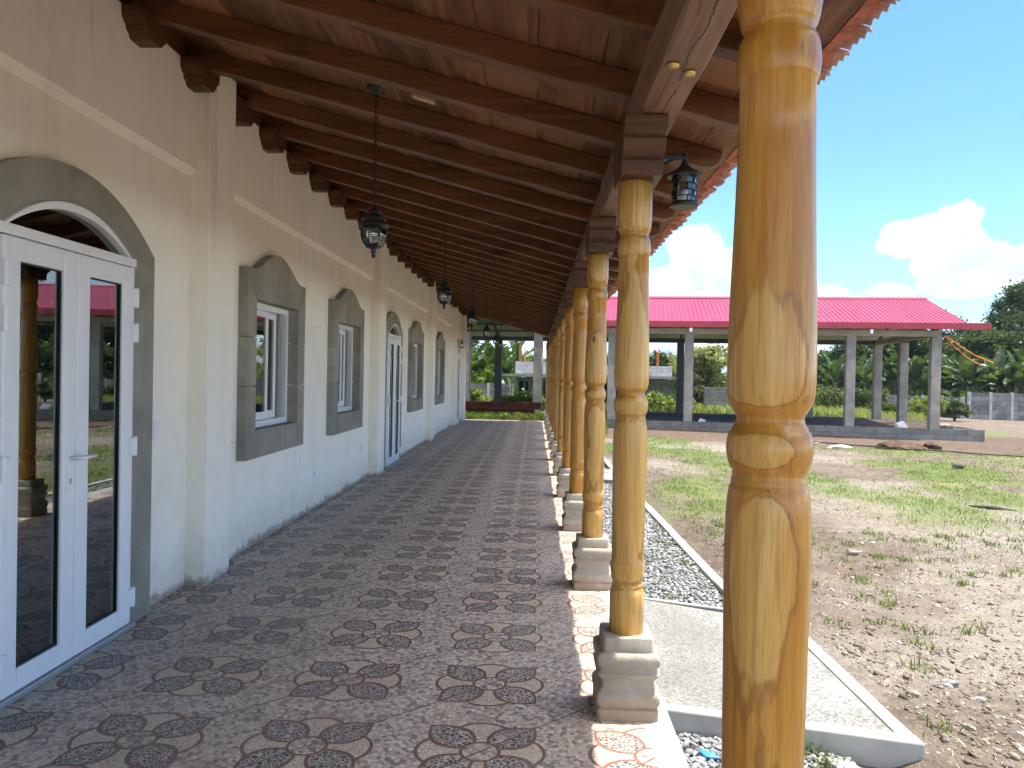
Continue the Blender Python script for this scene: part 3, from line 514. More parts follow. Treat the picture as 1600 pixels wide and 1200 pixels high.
mb = MB().box(-9.0, -8.9, Y0, Y1, -.3, 3.9).box(-9, WX - .2, Y0, Y0 + .1, -.3, 3.9).box(-9, WX - .2, Y1 - .12, Y1 - .02, -.3, 3.9).box(-9, WX - .2, Y0, Y1, -.2, -.02).box(-9, WX - .2, Y0, Y1, 3.82, 3.9); mb.build('room_shell', MAT['dark'], HALL)
MB().box(-9.1, WX - .25, Y1 - .015, Y1 + .02, -.3, 4.3).build('end_wall', MAT['plaster'], HALL)
def bell(d): t = max(0.0, 1 - abs(d) / .62); return 2.335 + .195 * (0.5 - 0.5 * cos(pi * t)) ** 0.75 if abs(d) < .62 else 2.335
def make_window(cy):
    X0, X1 = WX - 0.005, -2.312; e = .005
    mb = MB(); mb.box(X0, X1 - .022, cy - .75, cy - .57, .78, 2.32).box(X0, X1 - .012, cy + .57, cy + .75, .78, 2.32).box(X0, X1 - .012, cy - .57, cy + .57, .78, .995).box(X0, X1 - .012, cy - .57, cy + .57, 2.095, 2.32)   # mortar behind the stones
    def blk(poly, x1=X1): mb.prism(poly, 'x', X0 - .07, x1 + random.uniform(-.002, .002))
    for s in (-1, 1):
        o_, i_ = cy + s * .770, cy + s * .560
        zz = [(.765, 1.0, .765 + .0, 1.0)]
        zs = [(.77, 1.30), (1.308, 1.80), (1.808, 2.335)]
        blk([(o_, .765), (o_, 1.365), (i_, 1.365), (i_, 1.0 + e)]); blk([(o_, 1.373), (o_, 1.765), (i_, 1.765), (i_, 1.373)]); blk([(o_, 1.773), (o_, 2.335), (i_, 2.09 - e), (i_, 1.773)])
    for a, b, ao, bo in ((-.565 + e, -.19, -.770 + e * 2, -.24), (-.182, .19, -.232, .24), (.198, .565 - e, .248, .770 - e * 2)):
        blk([(cy + ao, .765), (cy + bo, .765), (cy + b, 1.0), (cy + a, 1.0)])
    for a, b, ao, bo in ((-.565 + e, -.19, -.770 + e * 2, -.25), (-.182, .19, -.242, .242), (.198, .565 - e, .25, .770 - e * 2)):
        n = 12; blk([(cy + a, 2.09), (cy + b, 2.09)] + [(cy + bo + (ao - bo) * k / n, bell(bo + (ao - bo) * k / n)) for k in range(n + 1)])
    w = mb.build('window', MAT['concrete'], HALL, bevel=0.004)
    fx = -2.47
    mb = MB(); mb.box(fx - .03, fx + .055, cy - .565, cy - .515, 1.0, 2.09).box(fx - .03, fx + .055, cy + .515, cy + .565, 1.0, 2.09).box(fx - .03, fx + .055, cy - .515, cy + .515, 1.0, 1.055).box(fx - .03, fx + .055, cy - .515, cy + .515, 2.035, 2.09); mb.build('window_frame', MAT['upvc'], w, bevel=0.004)
    def sash(y0, y1, x, nm='sash'):
        m = MB(); m.box(x - .016, x + .016, y0, y0 + .055, 1.06, 2.03).box(x - .016, x + .016, y1 - .055, y1, 1.06, 2.03).box(x - .016, x + .016, y0 + .055, y1 - .055, 1.06, 1.13).box(x - .016, x + .016, y0 + .055, y1 - .055, 1.975, 2.03); m.build(nm, MAT['upvc'], w, bevel=0.003)
        m = MB().box(x - .004, x + .004, y0 + .053, y1 - .053, 1.128, 1.977); m.build('pane', MAT['glass'], w)
    sash(cy - .51, cy + .03, fx + .03); sash(cy - .16, cy + .36, fx - .012)
    MB().box(fx - .02, fx + .03, cy + .40, cy + .425, 1.056, 2.034).build('screen_edge', MAT['alu'], w)
    return w
for cy in WIN: make_window(cy)
def arch(half, z0, zs, apex, n=20, foot=True):
    p = [(-half, z0)] if foot else []
    for k in range(n + 1):
        t = -1 + 2 * k / n; p.append((half * t, zs + (apex - zs) * (1 - abs(t) ** 2.1)))
    return p + ([(half, z0)] if foot else [])
def make_door(cy):
    m = MB(); oc = arch(.83, -.02, 2.17, 2.505, 28); ic = arch(.578, -.02, 2.06, 2.315, 28)
    m.ring([(cy + a, b) for a, b in oc], [(cy + a, b) for a, b in ic], 'x', -2.42, -2.335); d = m.build('door', MAT['concrete'], HALL, auto=30)
    X0, X1 = -2.385, -2.322
    m = MB(); oc = arch(.575, 2.0, 2.085, 2.312, 24, False); ic = arch(.53, 2.0, 2.105, 2.27, 24, False); m.ring([(cy + a, b) for a, b in oc], [(cy + a, b) for a, b in ic], 'x', X0, X1 + .01)
    m.box(X0, X1 + .012, cy - .575, cy + .575, 2.075, 2.125).box(X0, X1, cy - .575, cy - .538, 0, 2.075).box(X0, X1, cy + .538, cy + .575, 0, 2.075); m.build('door_frame', MAT['upvc'], d, bevel=0.004)
    m = MB(); m.prism([(cy + a, b) for a, b in arch(.528, 2.0, 2.112, 2.268, 20, False)], 'x', X0 + .02, X0 + .03); m.build('transom_pane', MAT['glass'], d)
    for s in (-1, 1):
        a, b = (cy - .535, cy - .003) if s < 0 else (cy + .003, cy + .535); w = .108
        m = MB(); x0, x1 = X0 + .004, X1 + .016
        m.box(x0, x1, a, a + w, .03, 2.07).box(x0, x1, b - w, b, .03, 2.07).box(x0, x1, a + w, b - w, .03, .135).box(x0, x1, a + w, b - w, 1.965, 2.07); m.build('leaf', MAT['upvc'], d, bevel=0.006)
        m = MB(); q = .006; m.box(x1 - .022, x1 - .014, a + w - .001, a + w + q, .134, 1.966).box(x1 - .022, x1 - .014, b - w - q, b - w + .001, .134, 1.966).box(x1 - .022, x1 - .014, a + w + q, b - w - q, .134, .134 + q).box(x1 - .022, x1 - .014, a + w + q, b - w - q, 1.966 - q, 1.966); m.build('gasket', MAT['gasket'], d)
        MB().box(x1 - .034, x1 - .024, a + w - .002, b - w + .002, .133, 1.967).build('pane', MAT['glass'], d)
        MB().box(x1 - .052, x1 - .044, a + w + .006, a + w + .05, .135, 1.965).box(x1 - .052, x1 - .044, b - w - .05, b - w - .006, .135, 1.965).build('spacer_bar', MAT['alu'], d)
        hy = cy + s * .535
        for hz in (.18, 1.05, 1.70, 1.90):
            m = MB().box(x1 - .02, x1 + .022, hy - .026, hy + .026, hz - .05, hz + .05).lathe([(-.056, .012), (.056, .012)], 10, (x1 + .012, hy + s * .012, hz)); m.build('hinge', MAT['upvc'], d, bevel=0.004)
    x1 = X1 + .016; hy = cy - .06
    m = MB().box(x1 - .003, x1 + .010, hy - .018, hy + .018, .88, 1.12); m.build('handle_plate', MAT['upvc'], d, bevel=.005)
    m = MB().tube([(x1 + .008, hy, 1.045), (x1 + .055, hy, 1.045), (x1 + .062, hy + .02, 1.046), (x1 + .062, hy + .13, 1.046)], [.011, .011, .011, .010], 10); m.build('handle', MAT['upvc'], d, smooth=True); MB().box(x1 + .0105, x1 + .013, hy - .011, hy + .011, .915, .945).build('lock', MAT['alu'], d, bevel=.002)
    MB().box(X0, X1 + .035, cy - .575, cy + .575, 0.0, .027).build('threshold', MAT['alu'], d, bevel=.003)
for cy in DOOR: make_door(cy)
# --- roof: deck boards, rafters, corbels, beam, tiles
SL = 0.26
def rz(x): return 2.923 - SL * x                      # underside of the rafters
RB, DT = 0.120, 0.022                               # rafter depth, board thickness
RY = [4.39 + .711 * k for k in range(-10, 31)]
YA, YB = -2.35, 25.55
mb = MB(); x = -2.36
while x < 1.06:
    w = random.uniform(.27, .315); x2 = min(x + w, 1.08); y = YA - random.uniform(0, 2)
    while y < YB:
        L = .711 * random.choice([3, 4, 5, 6]); y2 = min(y + L, YB); j = random.uniform(0, .004); g_ = .0025
        za, zb = rz(x + g_) + RB + j, rz(x2 - g_) + RB + j; ya = max(y, YA)
        if y2 > ya: mb.hexa([(x + g_, ya, za), (x2 - g_, ya, zb), (x2 - g_, y2 - .003, zb), (x + g_, y2 - .003, za), (x + g_, ya, za + DT), (x2 - g_, ya, zb + DT), (x2 - g_, y2 - .003, zb + DT), (x + g_, y2 - .003, za + DT)])
        y = y2
    x = x2
ROOF = mb.build('roof', MAT['deck'], HALL)
mb = MB(); mb.hexa([(-2.6, YA, rz(-2.6) + .145), (1.06, YA, rz(1.06) + .145), (1.06, YB, rz(1.06) + .145), (-2.6, YB, rz(-2.6) + .145), (-2.6, YA, rz(-2.6) + .16), (1.06, YA, rz(1.06) + .16), (1.06, YB, rz(1.06) + .16), (-2.6, YB, rz(-2.6) + .16)])
mb.build('underlay', MAT['mortar'], ROOF)
for k, y in enumerate(RY):
    w = .05 + random.uniform(-.004, .004); mb = MB(); n = 9; X = [-2.41 + (0.86 + 2.41) * i / n for i in range(n + 1)]
    bot = [(q, rz(q) + random.uniform(-.004, .004)) for q in X] + [(.92, rz(.92) + .004), (.97, rz(.97) + .02), (1.005, rz(1.005) + .048), (1.02, rz(1.02) + .085)]; top = [(q, rz(q) + RB - .001) for q in [1.02] + X[::-1]]
    poly = bot + top; nb = len(bot); yo = [random.uniform(-.004, .004) for _ in poly]
    dy = random.uniform(-.006, .006); V = [(u, y - w + dy, v) for u, v in poly] + [(u, y + w + dy, v) for u, v in poly]; N = len(poly)
    mb.add(V, [(i, (i + 1) % N, N + (i + 1) % N, N + i) for i in range(N)]); a0 = 0
    # side faces as strips (bottom i with top mirror)
    tb = list(range(nb, N))
    for off, rev in ((0, False), (N, True)):
        fs = []
        xs_b = list(range(nb)); 
        for i in range(len(X) - 1): q = (off + i, off + i + 1, off + N - 2 - i, off + N - 1 - i); fs.append(q if not rev else q[::-1])
        q = tuple(off + i for i in range(len(X) - 1, nb)) + (off + nb, off + nb + 1); fs.append(q if not rev else q[::-1])
        mb.f += fs; mb.mi += [0] * len(fs)
    mb.build('rafter', MAT['rafter'], ROOF, bevel=0.005)
    hpf = [(.044, 3.370), (.062, 3.374), (.074, 3.386), (.080, 3.400), (.094, 3.402), (.104, 3.412), (.110, 3.428), (.110, 3.436), (.128, 3.440), (.146, 3.458), (.155, 3.485), (.157, 3.528)]
    prof = hpf + [(-a, b) for a, b in hpf[::-1]]
    MB().prism([(y + a, b) for a, b in prof], 'x', UX - .1, -2.215 + random.uniform(-.006, .006)).build('corbel', MAT['corbel'], ROOF, bevel=0.004)
MB().box(-2.38, -2.335, YA, 24.97, 3.53, 3.66).build('wall_plate', MAT['corbel'], ROOF)
mb = MB(); ys = np.arange(YA, YB + .2, .3); pr = [(.432, 2.60), (.572, 2.60), (.580, 2.61), (.582, 2.70), (.578, rz(.578) - .004), (.424, rz(.424) - .004), (.422, 2.70), (.424, 2.61)]
V, Fq = [], []
for y in ys:
    ox, oz = random.uniform(-.006, .006), random.uniform(-.004, .004)
    for i, (a, b) in enumerate(pr): V.append((a + ox + random.uniform(-.005, .005), y, b + (oz if i < 4 else 0)))
n = len(pr)
for i in range(len(ys) - 1):
    for k in range(n): Fq.append((i * n + k, i * n + (k + 1) % n, (i + 1) * n + (k + 1) % n, (i + 1) * n + k))
Fq += [tuple(range(n)), tuple(range((len(ys) - 1) * n, len(ys) * n))[::-1]]
mb.add(V, Fq); mb.build('beam', MAT['beam'], ROOF, auto=35)
for a, b in ((.462, 2.716), (.532, 2.786)): MB().lathe([(2.588, .016), (2.590, .021), (2.605, .022)], 16, (a, b, 0)).build('bolt_head', MAT['brass'], ROOF, smooth=True)
px = -.735; MB().hexa([(px - .07, 4.80, rz(px - .07) + RB - .016), (px + .07, 4.81, rz(px + .07) + RB - .016), (px + .07, 4.865, rz(px + .07) + RB - .016), (px - .07, 4.855, rz(px - .07) + RB - .016), (px - .07, 4.80, rz(px - .07) + RB - .001), (px + .07, 4.81, rz(px + .07) + RB - .001), (px + .07, 4.865, rz(px + .07) + RB - .001), (px - .07, 4.855, rz(px - .07) + RB - .001)]).build('patch_block', MAT['pale_wood'], ROOF)
# clay tiles at the eave
mb = MB(); y = YA; P_ = .2; i = 0
def fluted(y0, w, x0, x1, dz, tilt):
    n = 18; V = []
    for x in (x0, x1):
        for th in (0.0, .011):
            for k in range(n + 1):
                t = k / n; V.append((x + (.012 * (t - .5) if x == x1 else 0), y0 + w * t, rz(x) + RB + .045 + dz + tilt * t + .022 * abs(sin(pi * 3 * t)) ** .8 + th))
    m = n + 1; fs = []
    for k in range(n): fs += [(k, k + 1, 2 * m + k + 1, 2 * m + k), (m + k, 3 * m + k, 3 * m + k + 1, m + k + 1), (2 * m + k, 2 * m + k + 1, 3 * m + k + 1, 3 * m + k)]
    fs += [(0, 2 * m, 3 * m, m), (n, m + n, 3 * m + n, 2 * m + n)]
    mb.add(V, fs, 0)
while y < YB:
    a, b = random.uniform(-.012, .012), random.uniform(-.004, .004)
    fluted(y, .222, .74, 1.205 + a, b, .030); fluted(y + .01, .222, .74, 1.150 + random.uniform(-.01, .01), b - .030, .026)
    mb.box(1.072, 1.128 + random.uniform(-.01, .012), y - .035, y + .055, rz(1.10) + RB + .002, rz(1.10) + RB + .060 + b, 1)
    if random.random() < .6: mb.box(1.07, 1.105 + random.uniform(-.01, .012), y + .06, y + .16, rz(1.10) + RB + .002, rz(1.10) + RB + .03, 1)
    y += P_; i += 1
mb.build('clay_tiles', None, ROOF, mats=[MAT['clay'], MAT['mortar']], auto=42)
mb = MB(); n = 0; V, Fq = [], []; yy = np.arange(YA, YB, .042); 
for y in yy: z = .20 + .022 * abs(sin(3 * pi * (y - YA) / P_)); V += [(-2.7, y, rz(-2.7) + z), (.78, y, rz(.78) + z)]
for i in range(len(yy) - 1): Fq.append((2 * i, 2 * i + 1, 2 * i + 3, 2 * i + 2))
mb.add(V, Fq).build('tile_field', MAT['clay'], ROOF, smooth=True)

# ------------------------------------------------------------------ turned columns
PROF = [(.352, .0765), (.52, .0765), (.535, .0755), (.548, .0725), (.555, .0690), (.558, .0692), (.564, .0708), (.570, .0708), (.576, .0670), (.583, .0660), (.590, .0675), (.594, .0712), (.606, .0725), (.625, .0752), (.645, .0778), (.662, .0780), (.668, .0772), (.671, .0738), (.70, .0722), (.80, .0727), (.89, .0737), (1.0, .0747), (1.08, .0760), (1.136, .0770), (1.20, .0770), (1.25, .0755), (1.28, .0738), (1.297, .0712), (1.306, .0690), (1.308, .0672), (1.314, .0675), (1.318, .0668), (1.325, .0648), (1.333, .0650), (1.337, .0690), (1.342, .0712), (1.352, .0742), (1.366, .0768), (1.376, .0774), (1.388, .0765), (1.398, .0742), (1.406, .0708), (1.408, .0678), (1.414, .0665), (1.417, .0640), (1.423, .0612), (1.430, .0598), (1.437, .0612), (1.442, .0650), (1.446, .0668), (1.452, .0712), (1.462, .0752), (1.476, .0776), (1.50, .0786), (1.53, .0786), (1.58, .0779), (1.64, .0768), (1.70, .0748), (1.78, .0721), (1.846, .0702), (1.93, .0685), (2.045, .0668), (2.0465, .0698), (2.050, .0712), (2.058, .0722), (2.070, .0742), (2.080, .0745), (2.095, .0738), (2.110, .0715), (2.122, .0680), (2.126, .0642), (2.131, .0630), (2.138, .0624), (2.144, .0628), (2.147, .0662), (2.153, .0682), (2.158, .0690), (2.161, .0705), (2.172, .0722), (2.185, .0740), (2.21, .0757), (2.25, .0762), (2.372, .0762)]
C0 = thing('turned_column', 'nearest turned wooden column, large in the foreground with its foot outside the photo', 'column', (0.435, 1.43, 0), 'turned wooden columns on stone bases along the gallery')
def square_lathe(prof, r=.012):
    m = MB(); V, Fq = [], []; nq = 4; ring = []
    for z, h in prof:
        k = 0
        for sx, sy, a0 in ((1, 1, 0), (-1, 1, 90), (-1, -1, 180), (1, -1, 270)):
            for q in range(nq): t = radians(a0 + 90 * q / (nq - 1)); V.append((sx * (h - r) + r * cos(t), sy * (h - r) + r * sin(t), z))
    n = 4 * nq
    for i in range(len(prof) - 1):
        for k in range(n): Fq.append((i * n + k, i * n + (k + 1) % n, (i + 1) * n + (k + 1) % n, (i + 1) * n + k))
    Fq += [tuple(range(n))[::-1], tuple(range((len(prof) - 1) * n, len(prof) * n))]
    return m.add(V, Fq)
MB().lathe(PROF, 56).build('shaft', MAT['column'], C0, local=True, smooth=True)
PP_ = [(0, .134), (.048, .135), (.052, .128), (.058, .127), (.062, .132), (.075, .1385), (.095, .140), (.112, .1375), (.125, .128), (.140, .119), (.155, .1155), (.170, .117), (.183, .124), (.192, .133), (.197, .137), (.203, .1375), (.207, .134), (.212, .128), (.232, .127), (.236, .133), (.244, .138), (.260, .1395), (.276, .138), (.286, .132), (.291, .120), (.294, .113), (.350, .111), (.355, .108)]
square_lathe(PP_, .016).build('pedestal', MAT['stone'], C0, local=True, auto=38)
hp = [(0.145, 2.374), (.150, 2.43), (.156, 2.437), (.150, 2.445), (.163, 2.452), (.196, 2.470), (.205, 2.50), (.206, 2.517), (.198, 2.524), (.214, 2.530), (.246, 2.548), (.262, 2.575), (.262, 2.597)]
MB().prism(hp + [(-a, b) for a, b in hp[::-1]], 'x', -.082, .100).build('bracket', MAT['bracket'], C0, local=True, bevel=.004)
C0['seed'] = 1.3
for ch in [q for q in COL.objects if q.parent == C0]: ch['seed'] = 1.3
ORD = ['second turned column from the camera, black lantern on its bracket', 'third turned column from the camera, behind the one with the lantern', 'fourth turned column from the camera, with its own small lantern', 'fifth turned column from the camera, its grey stone base in clear view', 'sixth turned column from the camera', 'seventh turned column from the camera, halfway along the gallery', 'eighth turned column from the camera', 'ninth turned column from the camera', 'tenth turned column from the camera, thin with distance', 'third last turned column before the far end of the gallery', 'second last turned column before the far end of the gallery', 'farthest turned column, at the end of the gallery floor']
for k in range(1, 13):
    c = copy_tree(C0, (0.435, 1.43 + 2.05 * k - (.25 if k == 12 else 0), 0), ORD[k - 1])
    for ch in [q for q in COL.objects if q.parent == c]: ch['seed'] = 1.3 + 2.17 * k

# ------------------------------------------------------------------ lanterns
def lamp_ribs(m, prof, n, r, off=0.0, c=(0, 0, 0)):
    for k in range(n):
        t = 2 * pi * k / n + off; m.tube([(c[0] + q * cos(t), c[1] + q * sin(t), c[2] + z) for z, q in prof], r, 6)
L0 = thing('pendant_lantern', 'nearest black pendant lantern with a clear globe, hanging from the gallery ceiling', 'pendant lamp', (-1.05, 4.90, 2.31), 'black pendant lanterns hanging in a row')
LS = .94; ctop = (rz(-1.05) + RB - 2.31) / LS; L0.scale = (LS, LS, LS)
MB().lathe([(0.095, .012), (.105, .035), (.115, .052), (.13, .098), (.138, .106), (.146, .104), (.152, .085), (.170, .078), (.178, .084), (.190, .082), (.198, .062), (.215, .045), (.228, .052), (.238, .046), (.25, .018), (.27, .010)][2:], 28).build('cap', MAT['iron'], L0, local=True, auto=40)
gp = [(.118 - .0, .052), (.105, .066), (.085, .080), (.060, .088), (.030, .088), (.0, .080), (-.022, .066), (-.040, .048)]
gp = [(z + .035, r) for z, r in gp]
MB().lathe(gp[::-1], 28, caps=False).build('globe', MAT['clear'], L0, local=True, smooth=True)
m = MB(); lamp_ribs(m, [(z, r + .004) for z, r in gp], 4, .0055, pi / 5); m.lathe([(-.012, .052), (-.004, .056), (.002, .050)], 24); m.build('cage', MAT['iron'], L0, local=True, smooth=True)
MB().lathe([(.006, .048), (-.012, .040), (-.022, .022), (-.030, .016), (-.040, .020), (-.050, .014), (-.060, .011), (-.068, .016), (-.076, .012), (-.082, .003)][::-1], 20).build('finial', MAT['iron'], L0, local=True, smooth=True)
m = MB()
for k in range(3): t = 2 * pi * k / 3; m.tube([(.03 * cos(t), .03 * sin(t), -.004), (.03 * cos(t), .03 * sin(t), .055)], .009, 8)
m.build('candle_tubes', MAT['upvc'], L0, local=True, smooth=True)
m = MB(); z = .262; k = 0
while z < ctop - .045: m.torus((0, 0, z + .016), (1, 0, 0) if k % 2 else (0, 1, 0), .011, .0028, 10, 5, 1.9); z += .034; k += 1
m.tube([(.006, .004, .26), (.010, -.006, .26 + (ctop - .3) * .33), (-.008, .008, .26 + (ctop - .3) * .66), (.004, 0, ctop - .03)], .0025, 5); m.build('chain', MAT['iron'], L0, local=True, smooth=True)
MB().lathe([(ctop - .045, .010), (ctop - .035, .022), (ctop - .022, .058), (ctop - .012, .066), (ctop + .012, .066)], 28).build('ceiling_rose', MAT['iron'], L0, local=True, auto=40)
for k, lb in enumerate(['second pendant lantern from the camera, above the farther windows', 'third pendant lantern from the camera', 'fourth pendant lantern from the camera, seen against the trees', 'fifth pendant lantern from the camera, next to the dark shed post', 'farthest pendant lantern at the end of the gallery']):
    copy_tree(L0, (-1.05, (8.72, 12.55, 16.4, 20.2, 22.6)[k], 2.31), lb)
def wall_lantern(loc, label, reach=.11):
    t = thing('wall_lantern', label, 'wall lamp', loc, 'black bracket lanterns')
    MB().box(-reach - .012, -reach + .004, -.03, .03, -.06, .07).build('back_plate', MAT['iron'], t, local=True, bevel=.004)
    MB().box(-reach, .012, -.008, .008, .000, .016).tube([(-reach, 0, -.055), (-reach + .02, 0, -.02), (-reach + .055, 0, .002), (-.03, 0, .006)], .007, 8).build('arm', MAT['iron'], t, local=True)
    MB().lathe([(-.076, .074), (-.071, .078), (-.063, .072), (-.051, .052), (-.039, .034), (-.025, .020), (-.008, .012), (.006, .009), (.018, .009), (.021, .013), (.028, .012), (.034, .004), (.040, .003)], 28).build('cap', MAT['iron'], t, local=True, auto=40)
    MB().lathe([(-.190, .0505), (-.076, .0505)], 28, caps=False).build('glass_cylinder', MAT['clear'], t, local=True, smooth=True)
    m = MB(); zz = (-.082, -.110, -.138, -.166, -.196)
    for z in zz[:4]: m.torus((0, 0, z), (0, 0, 1), .053, .003, 28, 5)
    for i in range(4):
        for k in range(5): a = 2 * pi * (k + (.5 if i % 2 else 0)) / 5 + .4; m.tube([(.053 * cos(a), .053 * sin(a), zz[i]), (.053 * cos(a), .053 * sin(a), zz[i + 1])], .003, 6)
    m.build('cage', MAT['iron'], t, local=True, smooth=True)
    MB().lathe([(-.209, .060), (-.205, .064), (-.197, .064), (-.188, .056)], 28).build('base_ring', MAT['iron'], t, local=True, auto=40)
    MB().lathe([(-.196, .018), (-.135, .018)], 10).build('bulb_holder', MAT['upvc'], t, local=True, smooth=True)
    return t
wall_lantern((.645, 3.44, 2.47), 'black cage lantern on the bracket of the second column, in front of the sky')
wall_lantern((.645, 7.58, 2.47), 'small black lantern on the fourth column, half hidden by the columns in front')
wall_lantern((-2.12, 22.0, 2.46), 'black lantern on the white pilaster at the far end of the wall', .13)
def plate(y, z, label, kind='wall_outlet', cat='outlet', h=.11, rocker=1):
    t = thing(kind, label, cat, (WX, y, z)); MB().box(-.004, .009, -.036, .036, -h / 2, h / 2).build('cover', MAT['upvc'], t, local=True, bevel=.003)
    m = MB()
    for k in range(rocker): zc = (k - (rocker - 1) / 2) * .05; m.box(.0095, .014, -.012, .012, zc - .018, zc + .018)
    m.build('rocker' if rocker > 1 else 'socket', MAT['upvc'] if rocker > 1 else MAT['alu'], t, local=True, bevel=.002)
plate(4.785, 1.108, 'white switch plate with two rockers beside the nearest door', 'light_switch', 'switch', .12, 2)
plate(8.29, .385, 'white outlet low on the wall between the first two windows'); plate(10.53, .455, 'white outlet on the wall under the second window'); plate(13.85, .375, 'white outlet low on the wall beyond the middle door'); plate(15.92, .375, 'white outlet low on the wall under the third window')

# ------------------------------------------------------------------ the open shed with the red roof
SH = thing('open_shed', 'open sided shed with a red metal roof on concrete posts and a grey block base', 'shed', (*S(2), -0.2))
SHM = Matrix.Rotation(-TH, 4, 'Z'); SH.rotation_euler = (0, 0, -TH)      # local x along the shed, local y to the back; origin at post 2
SH_Z = 0.2
def sb(m, x0, x1, y0, y1, z0, z1): return m.box(x0, x1, y0, y1, z0 + SH_Z, z1 + SH_Z)
BAY = 2.68
def lb(o): WL[o.name] = WL[SH.name]; return o
for i in range(-4, 6):
    for n in (0.0, 6.4):
        x = (i - 2) * BAY; w = .15; sb(MB(), x - w, x + w, n - w, n + w, -.5, 3.06).build('post', MAT['post'] if n == 0 or i > 3 else MAT['steel'], SH, local=True, bevel=.015)
sb(MB(), 3 * BAY - .15, 3 * BAY + .15, 3.05, 3.35, -.5, 3.0).build('post', MAT['post'], SH, local=True, bevel=.015)
XA, XB = -6 * BAY - .8, 3 * BAY + .75
XM = -1.72 * BAY                                  # left of this the front slope stops at a flat canopy
sb(MB(), XM, 3 * BAY + .152, -.148, .148, 3.062, 3.27).build('front_beam', MAT['post'], SH, local=True, bevel=.01)
sb(MB(), 3 * BAY - .14, 3 * BAY + .14, .15, 6.25, 3.064, 3.26).build('end_beam', MAT['post'], SH, local=True, bevel=.01)
sb(MB(), -6 * BAY, 3 * BAY + .15, 6.25, 6.55, 3.062, 3.24).build('back_beam', MAT['steel'], SH, local=True, bevel=.01)
m = MB()
for i in range(-4, 6, 1):
    x = (i - 2) * BAY; m.prism([(.1, 3.30 + SH_Z), (3.2, 4.46 + SH_Z), (6.3, 3.30 + SH_Z), (6.3, 3.22 + SH_Z), (.1, 3.22 + SH_Z)][:3] + [(6.3, 3.22 + SH_Z), (3.2, 4.36 + SH_Z), (.1, 3.22 + SH_Z)], 'x', x - .04, x + .04)
m.build('roof_truss', MAT['steel'], SH, local=True)
m = MB()
for k in range(5):
    for s in (0, 1):
        yy = .3 + k * .68; zz = 3.29 + yy * .355 + .05; yy2 = 6.4 - yy if s else yy; sb(m, XA + .2, XB - .2, yy2 - .03, yy2 + .03, zz, zz + .07)
m.build('purlin', MAT['steel'], SH, local=True)
def ribbed(ya, za, yb, zb, dz, xa, xb):
    per = .15; n = int((xb - xa) / per)
    V, Fq = [], []
    for i in range(n):
        x = xa + i * per
        for dx_, h in ((0, 0), (.085, 0), (.098, .026), (.118, .026), (.131, 0)): V += [(x + dx_, ya, za + h + dz + SH_Z), (x + dx_, yb, zb + h + dz + SH_Z)]
    for i in range(len(V) // 2 - 1): Fq.append((2 * i, 2 * i + 1, 2 * i + 3, 2 * i + 2))
    return MB().add(V, Fq)
ribbed(-.78, 3.46, 3.2, 4.68, 0, XM, XB).build('roof', MAT['red'], SH, local=True); ribbed(-.06, 3.74, 3.2, 4.68, 0, XA, XM - .02).build('roof', MAT['red'], SH, local=True); ribbed(7.95, 3.12, 3.2, 4.68, 0, XA, XB).build('roof', MAT['red'], SH, local=True)
ribbed(-.74, 3.46, 3.2, 4.68, -.012, XM, XB).build('roof_lining', MAT['galv'], SH, local=True); ribbed(-.06, 3.74, 3.2, 4.68, -.012, XA, XM - .02).build('roof_lining', MAT['galv'], SH, local=True); ribbed(7.9, 3.12, 3.2, 4.68, -.012, XA, XB).build('roof_lining', MAT['galv'], SH, local=True)
ribbed(-1.25, 3.76, -.05, 3.75, 0, XA, XM).build('canopy', MAT['galv'], SH, local=True)
m = MB(); m.hexa([(XA, 3.0, 4.65 + SH_Z), (XB, 3.0, 4.65 + SH_Z), (XB, 3.4, 4.65 + SH_Z), (XA, 3.4, 4.65 + SH_Z), (XA, 3.16, 4.735 + SH_Z), (XB, 3.16, 4.735 + SH_Z), (XB, 3.24, 4.735 + SH_Z), (XA, 3.24, 4.735 + SH_Z)]); m.build('ridge_cap', MAT['red'], SH, local=True)
for a, b in ((XM, -2.5), (-2.496, 1.6), (1.604, 6.1), (6.104, XB + .62)): sb(MB(), a, b, -.84, -.79, 3.27, 3.475).build('fascia', MAT['fascia'], SH, local=True, bevel=.004)
sb(MB(), XB + .57, XB + .62, -.788, -.45, 3.27, 3.475).build('fascia', MAT['fascia'], SH, local=True)
m = MB(); m.box(-6.5 * BAY, 3.55 * BAY, -.30, -.15, -.5 + SH_Z, .0 + SH_Z).box(3.55 * BAY - .15, 3.55 * BAY, -.149, 6.9, -.5 + SH_Z, -.005 + SH_Z).box(-6.5 * BAY, 3.55 * BAY, 6.9, 7.05, -.5 + SH_Z, -.01 + SH_Z)
m.build('base_wall', MAT['block'], SH, local=True, bevel=.006)
sb(MB(), -6.5 * BAY + .1, 3.55 * BAY - .16, -.149, 6.89, -.5, -.03).build('platform', plain('shed_floor_earth', (0.085, 0.062, 0.047), .95, .1, var=.4, sc=2, bump=.5), SH, local=True)
MB().lathe([(-.03, .05), (.10, .05)], 12, (-.0, -.80, 3.14 + SH_Z)).build('drain_pipe', MAT['upvc'], SH, local=True); MB().lathe([(-.03, .05), (.10, .05)], 12, (2.0 * BAY + .45, -.80, 3.14 + SH_Z)).build('drain_pipe', MAT['upvc'], SH, local=True)
m = MB()
for s in range(2):
    p0 = Vector((*S(5.1), 3.1)); p1 = Vector((15.75 + .35 * s, 27.6, 2.15 + s * .12)); m.tube([p0.lerp(p1, t) + Vector((.06 * s, 0, -.10 * sin(pi * t) + random.uniform(-.02, .02))) for t in np.linspace(0, 1, 9)], .018, 5)
